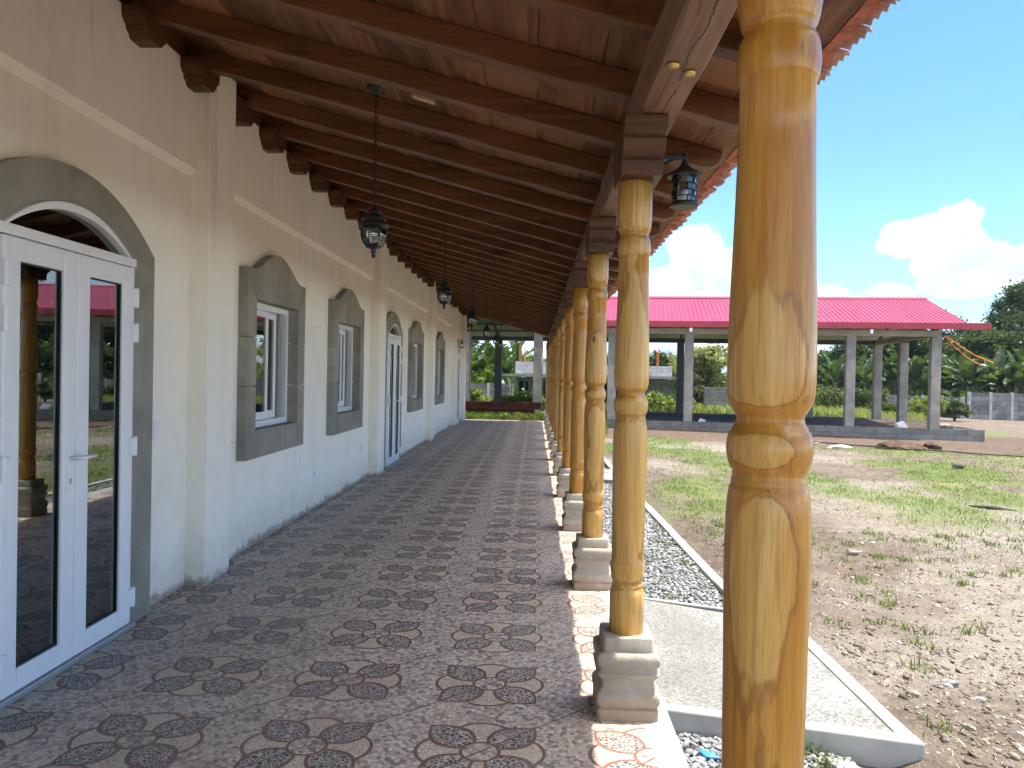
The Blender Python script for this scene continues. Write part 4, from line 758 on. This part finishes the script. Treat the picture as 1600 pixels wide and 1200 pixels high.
tag(m.build('strap', MAT['orange'], None, smooth=True), 'two thin orange straps running from the shed corner towards the trees', 'strap')

# ------------------------------------------------------------------ walls and buildings beyond
def panel_wall(a, b, ztop, n, label, posts=True, hgt=2.2):
    A = Vector((*a, 0)); B = Vector((*b, 0)); d = (B - A); L = d.length; ang = atan2(d.y, d.x); t = thing('panel_wall', label, 'wall', (a[0], a[1], 0), None, ang)
    for i in range(n):
        x0, x1 = L * i / n, L * (i + 1) / n; MB().box(x0 + .085, x1 - .085, -.03, .03, ztop - hgt, ztop - random.uniform(0, .02)).build('panel', MAT['panel'], t, local=True)
    for i in range(n + 1): x = L * i / n; MB().box(x - .08, x + .08, -.075, .075, ztop - hgt, ztop + .03).build('post', MAT['kerb'], t, local=True, bevel=.01)
panel_wall((at(1503, 46), 46), (at(1503, 46) + 13.0, 45.0), 1.02, 11, 'dark grey concrete panel wall right of the shed, below the banana plants')
panel_wall((at(1262, 57), 57), (at(1503, 46) - .2, 46.3), 0.72, 9, 'low concrete panel wall behind the shed, half hidden by grass')
panel_wall((at(690, 44), 44), (at(800, 44), 44.2), 0.98, 3, 'pale concrete panel wall seen past the far end of the gallery')
HB = thing('unfinished_house', 'unfinished grey block house with a concrete slab and orange rebar standing up', 'building', (2.4, 39.0, -.3))
x0, x1 = -1.45, 6.9
MB().box(x0 + .5, x1, 39.0, 39.2, -.6, 1.40).build('wall', MAT['block'], HB); MB().box(x0 - .35, x1 + .25, 38.2, 43, 1.45, 1.58).build('slab', MAT['slab'], HB)
MB().box(-1.0, -.1, 38.9, 39.05, 1.58, 2.22).box(.25, 2.0, 38.9, 39.05, 1.58, 2.20).box(2.001, x1, 38.95, 39.1, 1.58, 2.10).build('upper_wall', MAT['lblock'], HB)
for dx_ in (.35, 1.0, 1.6, 4.6, 5.75): MB().box(x0 + dx_ + .3, x0 + dx_ + .75, 38.985, 39.0, -.5, 1.2).build('dark_opening_panel', MAT['dark'], HB)  # dark panels on the solid wall stand in for shaded openings
for dx_ in (0, .28, .6, .95, 1.3, 1.75, 2.3, 4.4, 5.2, 6.2): MB().tube([(x0 + dx_, 38.5, -.6), (x0 + dx_ + random.uniform(-.03, .03), 38.5, 1.45)], .035, 6).build('shoring_prop', MAT['bluegrey'], HB)
MB().box(-.08, .22, 38.92, 39.04, 1.58, 2.32).build('form_board', MAT['yellow'], HB)
for bx in (-.78, -.55, .12, .32, 6.15):
    m = MB()
    for k in range(4): m.tube([(bx + .05 * (k % 2), 38.95 + .08 * (k // 2), 2.1), (bx + .05 * (k % 2) + random.uniform(-.03, .03), 38.95 + .08 * (k // 2), 2.85 + random.uniform(-.1, .25))], .016, 5)
    m.build('rebar', MAT['orange'] if bx != .32 else MAT['yellow'], HB)
B2 = thing('block_wall', 'short grey block wall under the pale leafed tree behind the shed', 'wall', (at(1118, 40), 40.0, -.4)); xx = at(1118, 40); MB().box(xx - .62, xx + 2.2, 39.9, 40.1, -.6, 1.02).build('wall', MAT['block'], B2); MB().box(xx - .66, xx + 2.24, 39.87, 40.13, 1.02, 1.07).build('coping', MAT['slab'], B2)
t = tag(MB().box(at(1056, 38), at(1064, 38) + .05, 38.0, 38.06, .15, .95).build('board', MAT['mauve']), 'small mauve grey board leaning under the pale leafed tree', 'board')
m = MB(); xx = at(1060, 38); m.prism([(xx - .10, .42), (xx + .14, .40), (xx + .16, .66), (xx + .10, .80), (xx - .04, .82), (xx - .13, .70)], 'y', 37.93, 37.985); tag(m.build('cloth', MAT['cloth_red'], bevel=.01), 'red cloth hanging on the mauve grey board', 'cloth')
HP = thing('far_house', 'small far house with pinkish walls and a flat dark roof behind the hedge', 'house', (at(1276, 85), 85, -.6)); xx = at(1276, 85)
MB().box(xx - 1.6, xx + 1.7, 85, 90, -.6, 3.1).build('wall', MAT['pink'], HP); MB().box(xx - 2.0, xx + 2.0, 84.4, 90.4, 3.1, 3.35).build('roof', MAT['steel'], HP); MB().box(xx + .1, xx + .9, 84.96, 85.0, 1.0, 2.2).build('window', MAT['dark'], HP); MB().box(xx - 1.2, xx - .5, 84.96, 85.0, 2.0, 2.8).build('window', MAT['dark'], HP)
def ibeam(x0, x1, y, z, label, tilt=0.0):
    t = thing('steel_beam', label, 'beam', ((x0 + x1) / 2, y, z), 'red primed steel beams stacked at the gallery end', tilt); L = (x1 - x0) / 2
    MB().box(-L, L, -.11, .11, 0, .018).build('flange', MAT['rust'], t, local=True); MB().box(-L, L, -.11, .11, .232, .25).build('flange', MAT['rust'], t, local=True); MB().box(-L, L, -.008, .008, .018, .232).build('web', MAT['rust'], t, local=True)
ibeam(-3.0, .25, 27.2, .30, 'red primed steel beam lying on top of the stack at the gallery end', .05); ibeam(-3.2, .0, 27.25, .045, 'red primed steel beam lying under the other, half hidden by weeds', .04); 

# ------------------------------------------------------------------ foliage
def leaf_quads(C, size, up=0.35, asp=0.5, seed=0):
    n = len(C); d = rng.normal(0, 1, (n, 3)); d[:, 2] = d[:, 2] * .6 - .15; d /= np.linalg.norm(d, axis=1)[:, None]; q = rng.normal(0, 1, (n, 3)); q[:, 2] += up; s = np.cross(d, q); s /= np.linalg.norm(s, axis=1)[:, None] + 1e-6
    L = size * rng.uniform(.6, 1.3, (n, 1)); N = np.cross(s, d); mid = C + d * L * .5
    V = np.stack([C, mid + s * L * asp * .5 + N * L * .08, C + d * L - N * L * .1, mid - s * L * asp * .5 + N * L * .08], 1).reshape(-1, 3); Fq = (np.arange(n) * 4)[:, None] + np.array([0, 1, 2, 3])[None]; return V, Fq
def crown_points(blobs, n, clump, dens=1.0):
    """leaf positions gathered in clumps over the outside of overlapping blobs"""
    w = np.array([b[3] ** 2 for b in blobs]); w = w / w.sum(); out = []
    for (x, y, z, r, *sq), k in zip(blobs, np.round(w * n).astype(int)):
        nc = max(6, int(4.0 * (r / clump) ** 2)); u = rng.normal(0, 1, (nc, 3)); u /= np.linalg.norm(u, axis=1)[:, None]; u *= (r * rng.uniform(.45, 1.0, nc) ** .5)[:, None]; keep = u[:, 2] > -r * .75; u = u[keep]
        c = u[rng.integers(0, len(u), k)] + rng.normal(0, clump * .45, (k, 3)) * np.array([1, 1, .75]); out.append(c * np.array([1, 1, sq[0] if sq else .85]) + np.array([x, y, z]))
    return np.concatenate(out)
def tree(name, label, cat, x, y, ht, cr, mat, n=5000, leaf=.3, trunk=.45, nb=9, clump=.6, flat=.85, trunk_r=.16, group=None, z0=None, conic=False):
    z0 = float(zg(np.float64(x), np.float64(y))) if z0 is None else z0; t = thing(name, label, cat, (x, y, z0), group); blobs = []; ch = ht * (1 - trunk)
    for k in range(nb):
        a = 2 * pi * k / nb * 1.618 + random.uniform(-.5, .5); hh = random.uniform(.12, .86); rad = cr * (1 - .55 * hh if not conic else 1.1 - hh) * random.uniform(.35, .75); r = cr * random.uniform(.34, .56) * (1 - .25 * hh); blobs.append((rad * cos(a), rad * sin(a), ht * trunk + ch * hh, r, flat))
    blobs.append((0, 0, ht - cr * .42, cr * .45, flat)); P = crown_points(blobs, n, clump); V, Fq = leaf_quads(P, leaf); np_mesh('crown', V, Fq, mat, t, local=True)
    m = MB(); bend = [random.uniform(-.2, .2) for _ in range(4)]; tp = [(0, 0, -.2), (bend[0] * .4, bend[1] * .4, ht * trunk * .5), (bend[0], bend[1], ht * trunk), (bend[2], bend[3], ht * .8)]; m.tube(tp, [trunk_r * 1.25, trunk_r, trunk_r * .8, trunk_r * .25], 9)
    for b in blobs[:7]: m.tube([(bend[0] * .8, bend[1] * .8, ht * trunk * random.uniform(.7, 1.1)), (b[0] * .5, b[1] * .5, (ht * trunk + b[2]) / 2), (b[0], b[1], b[2])], [trunk_r * .5, trunk_r * .32, trunk_r * .1], 6)
    m.build('trunk', MAT['bark'], t, local=True, smooth=True); return t
def banana_mesh():
    """one banana plant: leaf array and stem"""
    Vs, Fs = [], []; b = 0; nl = random.randint(13, 17); h = random.uniform(1.3, 1.9)
    for k in range(nl):
        a = 2 * pi * k * .382 + random.uniform(-.4, .4); L = random.uniform(1.2, 2.1); Wd = random.uniform(.20, .34); e0 = random.uniform(-.3, .8) if k > 10 else random.uniform(.7, 1.5) if k > 2 else random.uniform(1.3, 1.54); cur = random.uniform(.3, 1.5); d = np.array([cos(a), sin(a)]); s = np.array([-sin(a), cos(a), 0]); p = np.array([0, 0, h - .1 * random.random()]); n = 13; e = e0
        tear = [random.random() < .28 for _ in range(n)]; fold = random.uniform(.15, .8); prev = None
        for i in range(n + 1):
            t = i / n; w = Wd * (sin(pi * min(1, max(0, t - .12) / .88)) ** .55 if t > .12 else .03); tang = np.array([d[0] * cos(e), d[1] * cos(e), sin(e)]); up = np.cross(s, tang); up = up if up[2] > 0 else -up
            dr = random.uniform(-.05, .05); l = p + s * w * cos(fold) + up * (w * sin(fold) + dr); r = p - s * w * cos(fold) + up * (w * sin(fold) - dr)
            if i == n: l = r = p
            row = (p.copy(), l, r)
            if prev is not None:
                q0, q1 = (prev, row)
                if tear[i - 1]:
                    k_ = .72; l1 = q0[1] * (1 - k_) + q1[1] * k_; r1 = q0[2] * (1 - k_) + q1[2] * k_; Vs += [q0[0], q0[1], l1, q1[0], q0[2], r1]
                else: Vs += [q0[0], q0[1], q1[1], q1[0], q0[2], q1[2]]
                Fs += [(b, b + 1, b + 2, b + 3), (b, b + 3, b + 5, b + 4)]; b += 6
            prev = row; p = p + tang * (L / n); e -= cur / n
    return np.array(Vs), np.array(Fs), h
BV = []
for k in range(7):
    v, f, h = banana_mesh(); me = bpy.data.meshes.new('banana_leaves'); me.from_pydata([tuple(map(float, q)) for q in v], [], [tuple(map(int, q)) for q in f]); me.materials.append(MAT['banana'])
    m = MB(); m.tube([(0, 0, -.3), (.02, .01, h * .5), (0, 0, h + .05)], [.13, .10, .06], 9); ms = bpy.data.meshes.new('banana_stem'); ms.from_pydata(m.v, [], m.f); ms.materials.append(MAT['bstem']); BV.append((me, ms))
def banana(x, y, sc, label, k, group, z=None):
    t = thing('banana_plant', label, 'banana plant', (x, y, float(zg(np.float64(x), np.float64(y))) if z is None else z), group, random.uniform(0, 6.28)); t.scale = (sc, sc, sc * random.uniform(.92, 1.12))
    for nm, me in zip(('leaves', 'stem'), BV[k % 7]): o = bpy.data.objects.new(nm, me); COL.objects.link(o); o.parent = t
BG = 'banana plants growing along the wall behind the shed'
BL = 'banana plant in the dense row behind the panel wall and the shed'
for k, px in enumerate([1300, 1334, 1371, 1389, 1407, 1424, 1439, 1454, 1470, 1486, 1500, 1516, 1531, 1545, 1559, 1573, 1587, 1602, 1622, 1290, 1345, 1362, 1380, 1398, 1416, 1432, 1446, 1462, 1478, 1492, 1508, 1524, 1538, 1552, 1566, 1580, 1594, 1612, 1634, 1660, 1700, 1740, 1790]):
    Y = 49.0 + (k * 7 % 5) * 1.3 + (4 if px < 1480 else 0); banana(at(px, Y), Y, random.uniform(1.0, 1.3), BL, k, BG)
for k, (px, Y) in enumerate([(738, 48), (752, 50), (766, 47.5), (780, 51), (793, 48), (806, 52), (744, 54), (772, 55), (724, 52)]):
    banana(at(px, Y), Y, random.uniform(1.0, 1.3), 'banana plant in the clump past the far end of the gallery', k, 'banana plants past the gallery end')
tree('big_tree', 'tall dark round topped tree rising at the right edge of the photo', 'tree', at(1590, 66), 66, 11.2, 4.3, MAT['leaf_dark'], 15000, .32, .30, 13, .6)
tree('big_tree', 'broad dark tree in front of the tallest one, at the right edge', 'tree', at(1600, 60), 60, 8.2, 4.0, MAT['leaf_dark'], 14000, .30, .10, 13, .5)
TG = 'dark trees in the belt behind the shed'
for px, Y, ht, cr, mt, lb_ in ((1450, 61, 4.6, 2.3, 'leaf_mid', 'mid green tree behind the corner post, lower than the dark trees around it'), (1412, 66, 5.6, 2.6, 'leaf_dark', 'dark tree directly behind the middle post at the right end of the shed'), (1372, 66, 5.0, 2.4, 'leaf_dark', 'dark tree directly behind the rear right post of the shed'), (1335, 66, 4.8, 2.3, 'leaf_dark', 'dark tree directly behind the second front post from the right'), (1562, 58, 5.0, 2.2, 'leaf_dark', 'low dark tree just above the right panel wall, left of the two big trees'), (1535, 64, 5.6, 2.6, 'leaf_dark', 'dark tree just right of the red shed roof'), (1508, 58, 5.2, 2.1, 'leaf_mid', 'lighter green bushy tree under the right end of the red roof'), (1472, 62, 6.2, 2.7, 'leaf_dark', 'dark tree directly behind the right corner post of the shed'), (1430, 64, 6.0, 2.8, 'leaf_dark', 'dark tree behind the shed between its two rightmost front posts'),
                               (1392, 63, 6.2, 2.7, 'leaf_dark', 'dark tree seen between the middle posts at the right end of the shed'), (1352, 60, 5.0, 2.2, 'leaf_mid', 'green tree behind the second front post from the right'), (1318, 58, 4.6, 1.9, 'leaf_dark', 'small dark rounded tree left of the second front post from the right'), (1288, 66, 3.9, 1.8, 'leaf_mid', 'small tree in front of the far pinkish house'),
                               (1660, 60, 8.5, 3.6, 'leaf_dark', 'dark tree outside the right edge of the photo'), (1720, 58, 9.5, 3.8, 'leaf_dark', 'dark tree reflected in the glass of the nearest door'), (1790, 62, 10, 4.2, 'leaf_dark', 'dark tree beyond the right end of the panel wall')):
    tree('dark_tree', lb_, 'tree', at(px, Y), Y, ht * 1.22, cr * 1.12, MAT[mt], 9000, .30, .06, 11, .5, group=TG)
tree('pale_leaf_tree', 'wide pale green tree with broad leaves seen between the shed posts', 'tree', at(1093, 44), 44, 3.75, 2.1, MAT['leaf_pale'], 11000, .22, .12, 13, .35)
tree('slim_tree', 'dark treetop poking out above the pale leafed tree', 'tree', at(1093, 70), 70, 4.6, 1.5, MAT['leaf_dark'], 3000, .28, .3, 7, .45)
tree('slim_tree', 'dark tree standing behind the rebar of the unfinished house', 'tree', at(1024, 66), 66, 4.2, 2.0, MAT['leaf_dark'], 4500, .28, .2, 8, .45)
tree('round_tree', 'large grey green tree at the left, past the end of the hall', 'tree', at(742, 68), 68, 5.6, 2.4, MAT['leaf_mid'], 8000, .27, .2, 10, .5); tree('round_tree', 'green tree beyond the bananas and left of the unfinished house', 'tree', at(776, 75), 75, 4.6, 2.0, MAT['leaf_mid'], 6000, .28, .2, 9, .5)
tree('round_tree', 'mid green tree behind the block wall of the unfinished house', 'tree', at(832, 60), 60, 3.2, 1.7, MAT['leaf_olive'], 6000, .25, .2, 9, .45); tree('round_tree', 'green tree hidden mostly by the row of columns', 'tree', at(900, 62), 62, 4.2, 2.6, MAT['leaf_mid'], 6000, .27, .2, 9, .5); tree('round_tree', 'green tree behind the shed left of the second column', 'tree', at(960, 62), 62, 4.0, 2.6, MAT['leaf_mid'], 6000, .27, .2, 9, .5)
def bush(name, label, x, y, ht, cr, mat, n=1800, leaf=.13, group=None, clump=.2):
    z0 = float(zg(np.float64(x), np.float64(y))) if y > 26 or x > 1.7 else -.15; blobs = []
    for k in range(7): a = 2 * pi * k / 7 + random.uniform(-.4, .4); rad = cr * random.uniform(.2, .7); blobs.append((rad * cos(a), rad * sin(a), ht * random.uniform(.3, .72), cr * random.uniform(.3, .5), .8))
    P = crown_points(blobs, n, clump); P = P[P[:, 2] > .02]; V, Fq = leaf_quads(P, leaf, .8, .6); t = thing(name, label, 'bush' if name != 'weed' else 'weed', (x, y, z0), group); np_mesh('leaves', V, Fq, mat, t, local=True); m = MB()
    for b in blobs: m.tube([(0, 0, -.05), (b[0] * .4, b[1] * .4, b[2] * .6), (b[0], b[1], b[2])], [.025, .015, .006], 5)
    m.build('stems', MAT['bark'], t, local=True)
SG = 'shrubs in the tall grass behind the shed'
for px, Y, ht, cr, mt, lb_ in ((1275, 50, 2.0, 1.5, 'leaf_lime', 'leafy pale shrub just right of the nearest column, behind the shed'), (1300, 48, 1.9, 1.4, 'leaf_mid', 'green shrub behind the shed beside the pale shrub near the nearest column'), (1328, 47, 1.7, 1.2, 'leaf_lime', 'pale shrub behind the second front post from the right'), (1350, 46, 2.1, 1.1, 'leaf_mid', 'shrub between the second front post and the far right posts'),
                               (1440, 41, 1.35, .85, 'leaf_lime', 'light green bush between the two rightmost shed posts'), (1482, 42, 1.25, .9, 'leaf_mid', 'green bush right of the corner post, against the low panel wall'), (1425, 44, 1.2, .8, 'leaf_mid', 'small dark bush behind the middle right post'), (1375, 40, 1.0, .7, 'leaf_mid', 'low weedy bush near the right rear posts')):
    bush('shrub', lb_, at(px, Y), Y, ht, cr, MAT[mt], 2600, .15, SG)
for px, Y, ht, cr, mt, lb_ in ((820, 36, 1.05, .85, 'leaf_lime', 'broad leafed bush in front of the unfinished house'), (838, 36.5, 1.0, .7, 'leaf_lime', 'broad leafed bush behind the left front post of the shed'), (790, 35.5, .75, .5, 'leaf_lime', 'small bright bush between the dark post and the unfinished house'), (735, 37, 1.1, .7, 'leaf_lime', 'bright bush against the pale panel wall at the far end of the hall'), (1018, 37, 1.2, .8, 'leaf_lime', 'bright leafy bush right of the second column'), (1030, 36, .95, .7, 'leaf_lime', 'bright bush next to the dark shed post right of the second column'), (758, 47, 3.0, 1.3, 'leaf_lime', 'yellow green hedge bush in front of the bananas at the far end')):
    bush('shrub', lb_, at(px, Y), Y, ht, cr, MAT[mt], 1600, .19, SG, .25)
WG = 'weeds growing at the end of the gallery'
for k in range(17):
    x = -2.75 + k * .215 + random.uniform(-.06, .06); Y = 26.05 + (k * 5 % 4) * .27; bush('weed', 'leafy weed in the strip between the gallery floor and the steel beams', x, Y, random.uniform(.30, .62), random.uniform(.2, .34), MAT['leaf_lime' if k % 3 else 'leaf_olive'], 420, .10, WG, .1)
A = np.concatenate([scatter(3500, -3.2, .62, 25.7, 27.4), scatter(1500, .65, 2.2, 22.5, 27.5)]); o = blades('weed_grass', np.column_stack([A, np.full(len(A), -.17)]), .34, MAT['blade'], .7, .006); tag(o, 'tangle of green grass at the far end of the gallery floor', 'grass', kind='stuff')

FP = np.column_stack([rng.uniform(-45, 130, 42000), rng.uniform(88, 118, 42000), rng.uniform(0, 1, 42000)]); ft = 1.6 + 1.9 * fbm(FP[:, 0] * .22, FP[:, 1] * .1, 3, 111); FP[:, 2] = -.8 + FP[:, 2] ** .7 * (ft + .6)
V, Fq = leaf_quads(FP, .62, .5, .75); tag(np_mesh('far_wood', V, Fq, MAT['leaf_mid']), 'low band of far green woodland closing the view behind everything', 'woodland', kind='stuff')
# ------------------------------------------------------------------ hills
def hill(name, dist, x0, x1, fn, seed):
    xs = np.linspace(x0, x1, 90); V = []; rows = 10
    for j in range(rows + 1):
        t = j / rows; yy = dist * (1 + .45 * (1 - t)); hh = np.array([fn(a) for a in xs]); pr = sin(pi * t * .5) if j else 0.0
        for i, a in enumerate(xs): V.append((a, dist * (1 + .35 * (t)) , -2 + max(0, hh[i]) * (pr + .10 * (fbm(a * .004, t * 5, 4, seed) - .5) * (t > .1))))
    n = len(xs); i = (np.arange(n - 1)[None] + np.arange(rows)[:, None] * n).ravel(); o = np_mesh(name, V, np.stack([i, i + 1, i + n + 1, i + n], 1), MAT['hill'], smooth=True); tag(o, kind='structure'); return o
def hfn(a, k=1.0):
    d = math.degrees(atan2(a, 2600)); v = 0
    for c, w, h in ((-1.5, 3.2, 118), (3, 4.0, 96), (9.6, 2.6, 95), (12.6, 3.0, 135), (15, 4, 112), (20, 3.6, 95), (25, 5, 80), (32, 6, 110), (-10, 7, 120)): v = max(v, h * exp(-((d - c) / w) ** 2))
    return v * (0.9 + .25 * float(fbm(np.float64(a * .004), np.float64(3.3), 4, 8)))
hill('hills', 2600, -1500, 2600, hfn, 4)

# ------------------------------------------------------------------ small things in the yard
def lump(name, label, cat, x, y, size, mat, flat=.55, z=None, group=None, rz_=0, seed=0):
    import bmesh
    me = bpy.data.meshes.new(name); bm = bmesh.new(); bmesh.ops.create_icosphere(bm, subdivisions=3, radius=1.0); r_ = np.random.default_rng(seed + 3)
    ph = r_.uniform(0, 6, 9)
    for v in bm.verts:
        c = v.co; k = 1 + .16 * sin(3.1 * c.x + ph[0]) * sin(2.7 * c.y + ph[1]) + .12 * sin(5.3 * c.z + ph[2] + 2 * c.x) + .07 * sin(9 * c.y + ph[3]) * sin(8 * c.x + ph[4])
        for nrm in range(3):
            n = Vector((sin(ph[nrm + 5]), cos(ph[nrm + 5]), .4 * sin(ph[nrm + 2] * 2))).normalized(); d = c.dot(n); k = min(k, .62 / d) if d > .6 else k
        v.co = Vector((c.x * size[0], c.y * size[1], c.z * size[2])) * k
    bm.to_mesh(me); bm.free(); o = link_mesh(name, me, mat, None); me.set_sharp_from_angle(angle=radians(35)); me.polygons.foreach_set('use_smooth', np.ones(len(me.polygons), bool)); zz = float(ground_z(np.array([x]), np.array([y]))[0]) if z is None else z
    o.location = (x, y, zz + size[2] * .35); o.rotation_euler = (0, 0, rz_); return tag(o, label, cat, group)
RG = 'loose stones lying in the yard'
lump('stone', 'squarish grey stone lying alone in the middle of the bare yard', 'stone', 3.2, 7.75, (.085, .06, .05), MAT['rock'], seed=1)
lump('stone', 'flat pale broken slab beside the right border of the path', 'stone', 2.30, 4.27, (.075, .045, .02), MAT['slab'], seed=2); lump('stone', 'small pale flat stone just in front of the broken slab', 'stone', 2.37, 4.10, (.05, .03, .013), MAT['slab'], seed=3); lump('stone', 'brown stone left of the broken slab, by the path border', 'stone', 1.98, 4.02, (.04, .03, .022), MAT['rock'], seed=4)
for k, (x, y, s) in enumerate([(2.05, 3.62, .035), (2.2, 3.5, .028), (1.88, 3.5, .03), (2.5, 3.62, .04), (2.62, 3.9, .03), (2.9, 4.6, .028), (3.1, 5.2, .035), (3.6, 6.1, .03), (2.4, 5.0, .025), (4.2, 7.2, .035), (4.4, 8.4, .04), (5.0, 8.6, .05), (5.4, 8.1, .045), (4.0, 9.2, .04), (3.5, 8.9, .035), (2.2, 6.9, .03), (2.7, 6.2, .03), (3.9, 5.3, .03), (1.95, 4.6, .022), (2.1, 5.6, .025)]):
    lump('stone', 'small brownish stone, one of many loose in the yard', 'stone', x, y, (s, s * .75, s * .55), MAT['rock'], seed=10 + k, group=RG, rz_=k)
lump('dirt_mound', 'low dark mound of dug earth in front of the shed', 'mound', 9.9, 21.3, (.85, .5, .17), MAT['earth'], seed=31); lump('dirt_mound', 'small clod of dark earth right of the mound', 'mound', 11.0, 21.6, (.3, .2, .16), MAT['earth'], seed=32)
lump('boulder', 'grey boulder on the block base at the foot of the corner post', 'boulder', *S(5.12, -.02), (.32, .22, .17), MAT['rock'], z=-.04, seed=33); lump('plastic_sack', 'crumpled pale sack on the block base left of the corner post', 'sack', *S(4.62, .0), (.24, .15, .17), MAT['cloth_white'], z=-.03, seed=34); lump('plastic_sack', 'small white sack on the shed floor beside the grey front post', 'sack', *S(2.18, .1), (.15, .1, .1), MAT['cloth_white'], z=-.03, seed=35)
lump('rag', 'dirty white rag lying on the brown earth near the nearest column', 'rag', 8.4, 21.3, (.42, .16, .06), MAT['cloth_white'], seed=36); lump('rag', 'bright white scrap on the earth just behind the dirty rag', 'rag', 8.35, 23.0, (.36, .14, .03), MAT['cloth_white'], seed=37)
lump('charred_log', 'long charred log lying in the grass near the right edge', 'log', 6.55, 11.1, (.32, .04, .035), MAT['char'], seed=38, rz_=-.5); lump('charred_lump', 'small black lump in the grass beyond the charred log', 'lump', 8.9, 16.4, (.13, .08, .05), MAT['char'], seed=39)
lump('plastic_bag', 'crumpled blue plastic bag lying on the gravel beside the second column base', 'plastic bag', .80, 3.38, (.050, .028, .018), MAT['blue'], z=-.158, seed=40)
m = MB(); pts = [(7.4, 22.6), (8.2, 22.9), (9.2, 22.2), (10.4, 21.2), (11.5, 20.4), (12.2, 20.0), (13.2, 18.4), (14.5, 17.2)]
P = [Vector((x, y, float(ground_z(np.array([x]), np.array([y]))[0]) + .03)) for x, y in pts]; Q = []
for i in range(len(P) - 1):
    for k in range(5): Q.append(P[i].lerp(P[i + 1], k / 5) + Vector((random.uniform(-.05, .05), random.uniform(-.05, .05), 0)))
m.tube(Q + [P[-1]], .022, 5); tag(m.build('hose', MAT['black'], None, smooth=True), 'thin black hose snaking over the earth in front of the shed', 'hose')
m = MB(); xx, yy = S(3.05, .9); m.box(xx - .22, xx + .22, yy - .1, yy + .1, .12, .26).box(xx - .13, xx + .13, yy - .09, yy + .09, -.05, .12); tag(m.build('concrete_block', MAT['post'], bevel=.01), 'grey concrete block standing on the shaded shed floor', 'block')

# ------------------------------------------------------------------ the air between here and the hills
g = G('humid_air'); g.nt.nodes.remove(g.b); pv = g.n('ShaderNodeVolumePrincipled'); pv.inputs['Color'].default_value = (0.80, 0.90, 1.0, 1); pv.inputs['Density'].default_value = 2.2e-4; pv.inputs['Anisotropy'].default_value = 0.0
g.link(pv.outputs[0], g.out.inputs['Volume'])
tag(MB().box(-2500, 3300, -300, 4200, -8, 190).build('haze', g.m), kind='stuff')
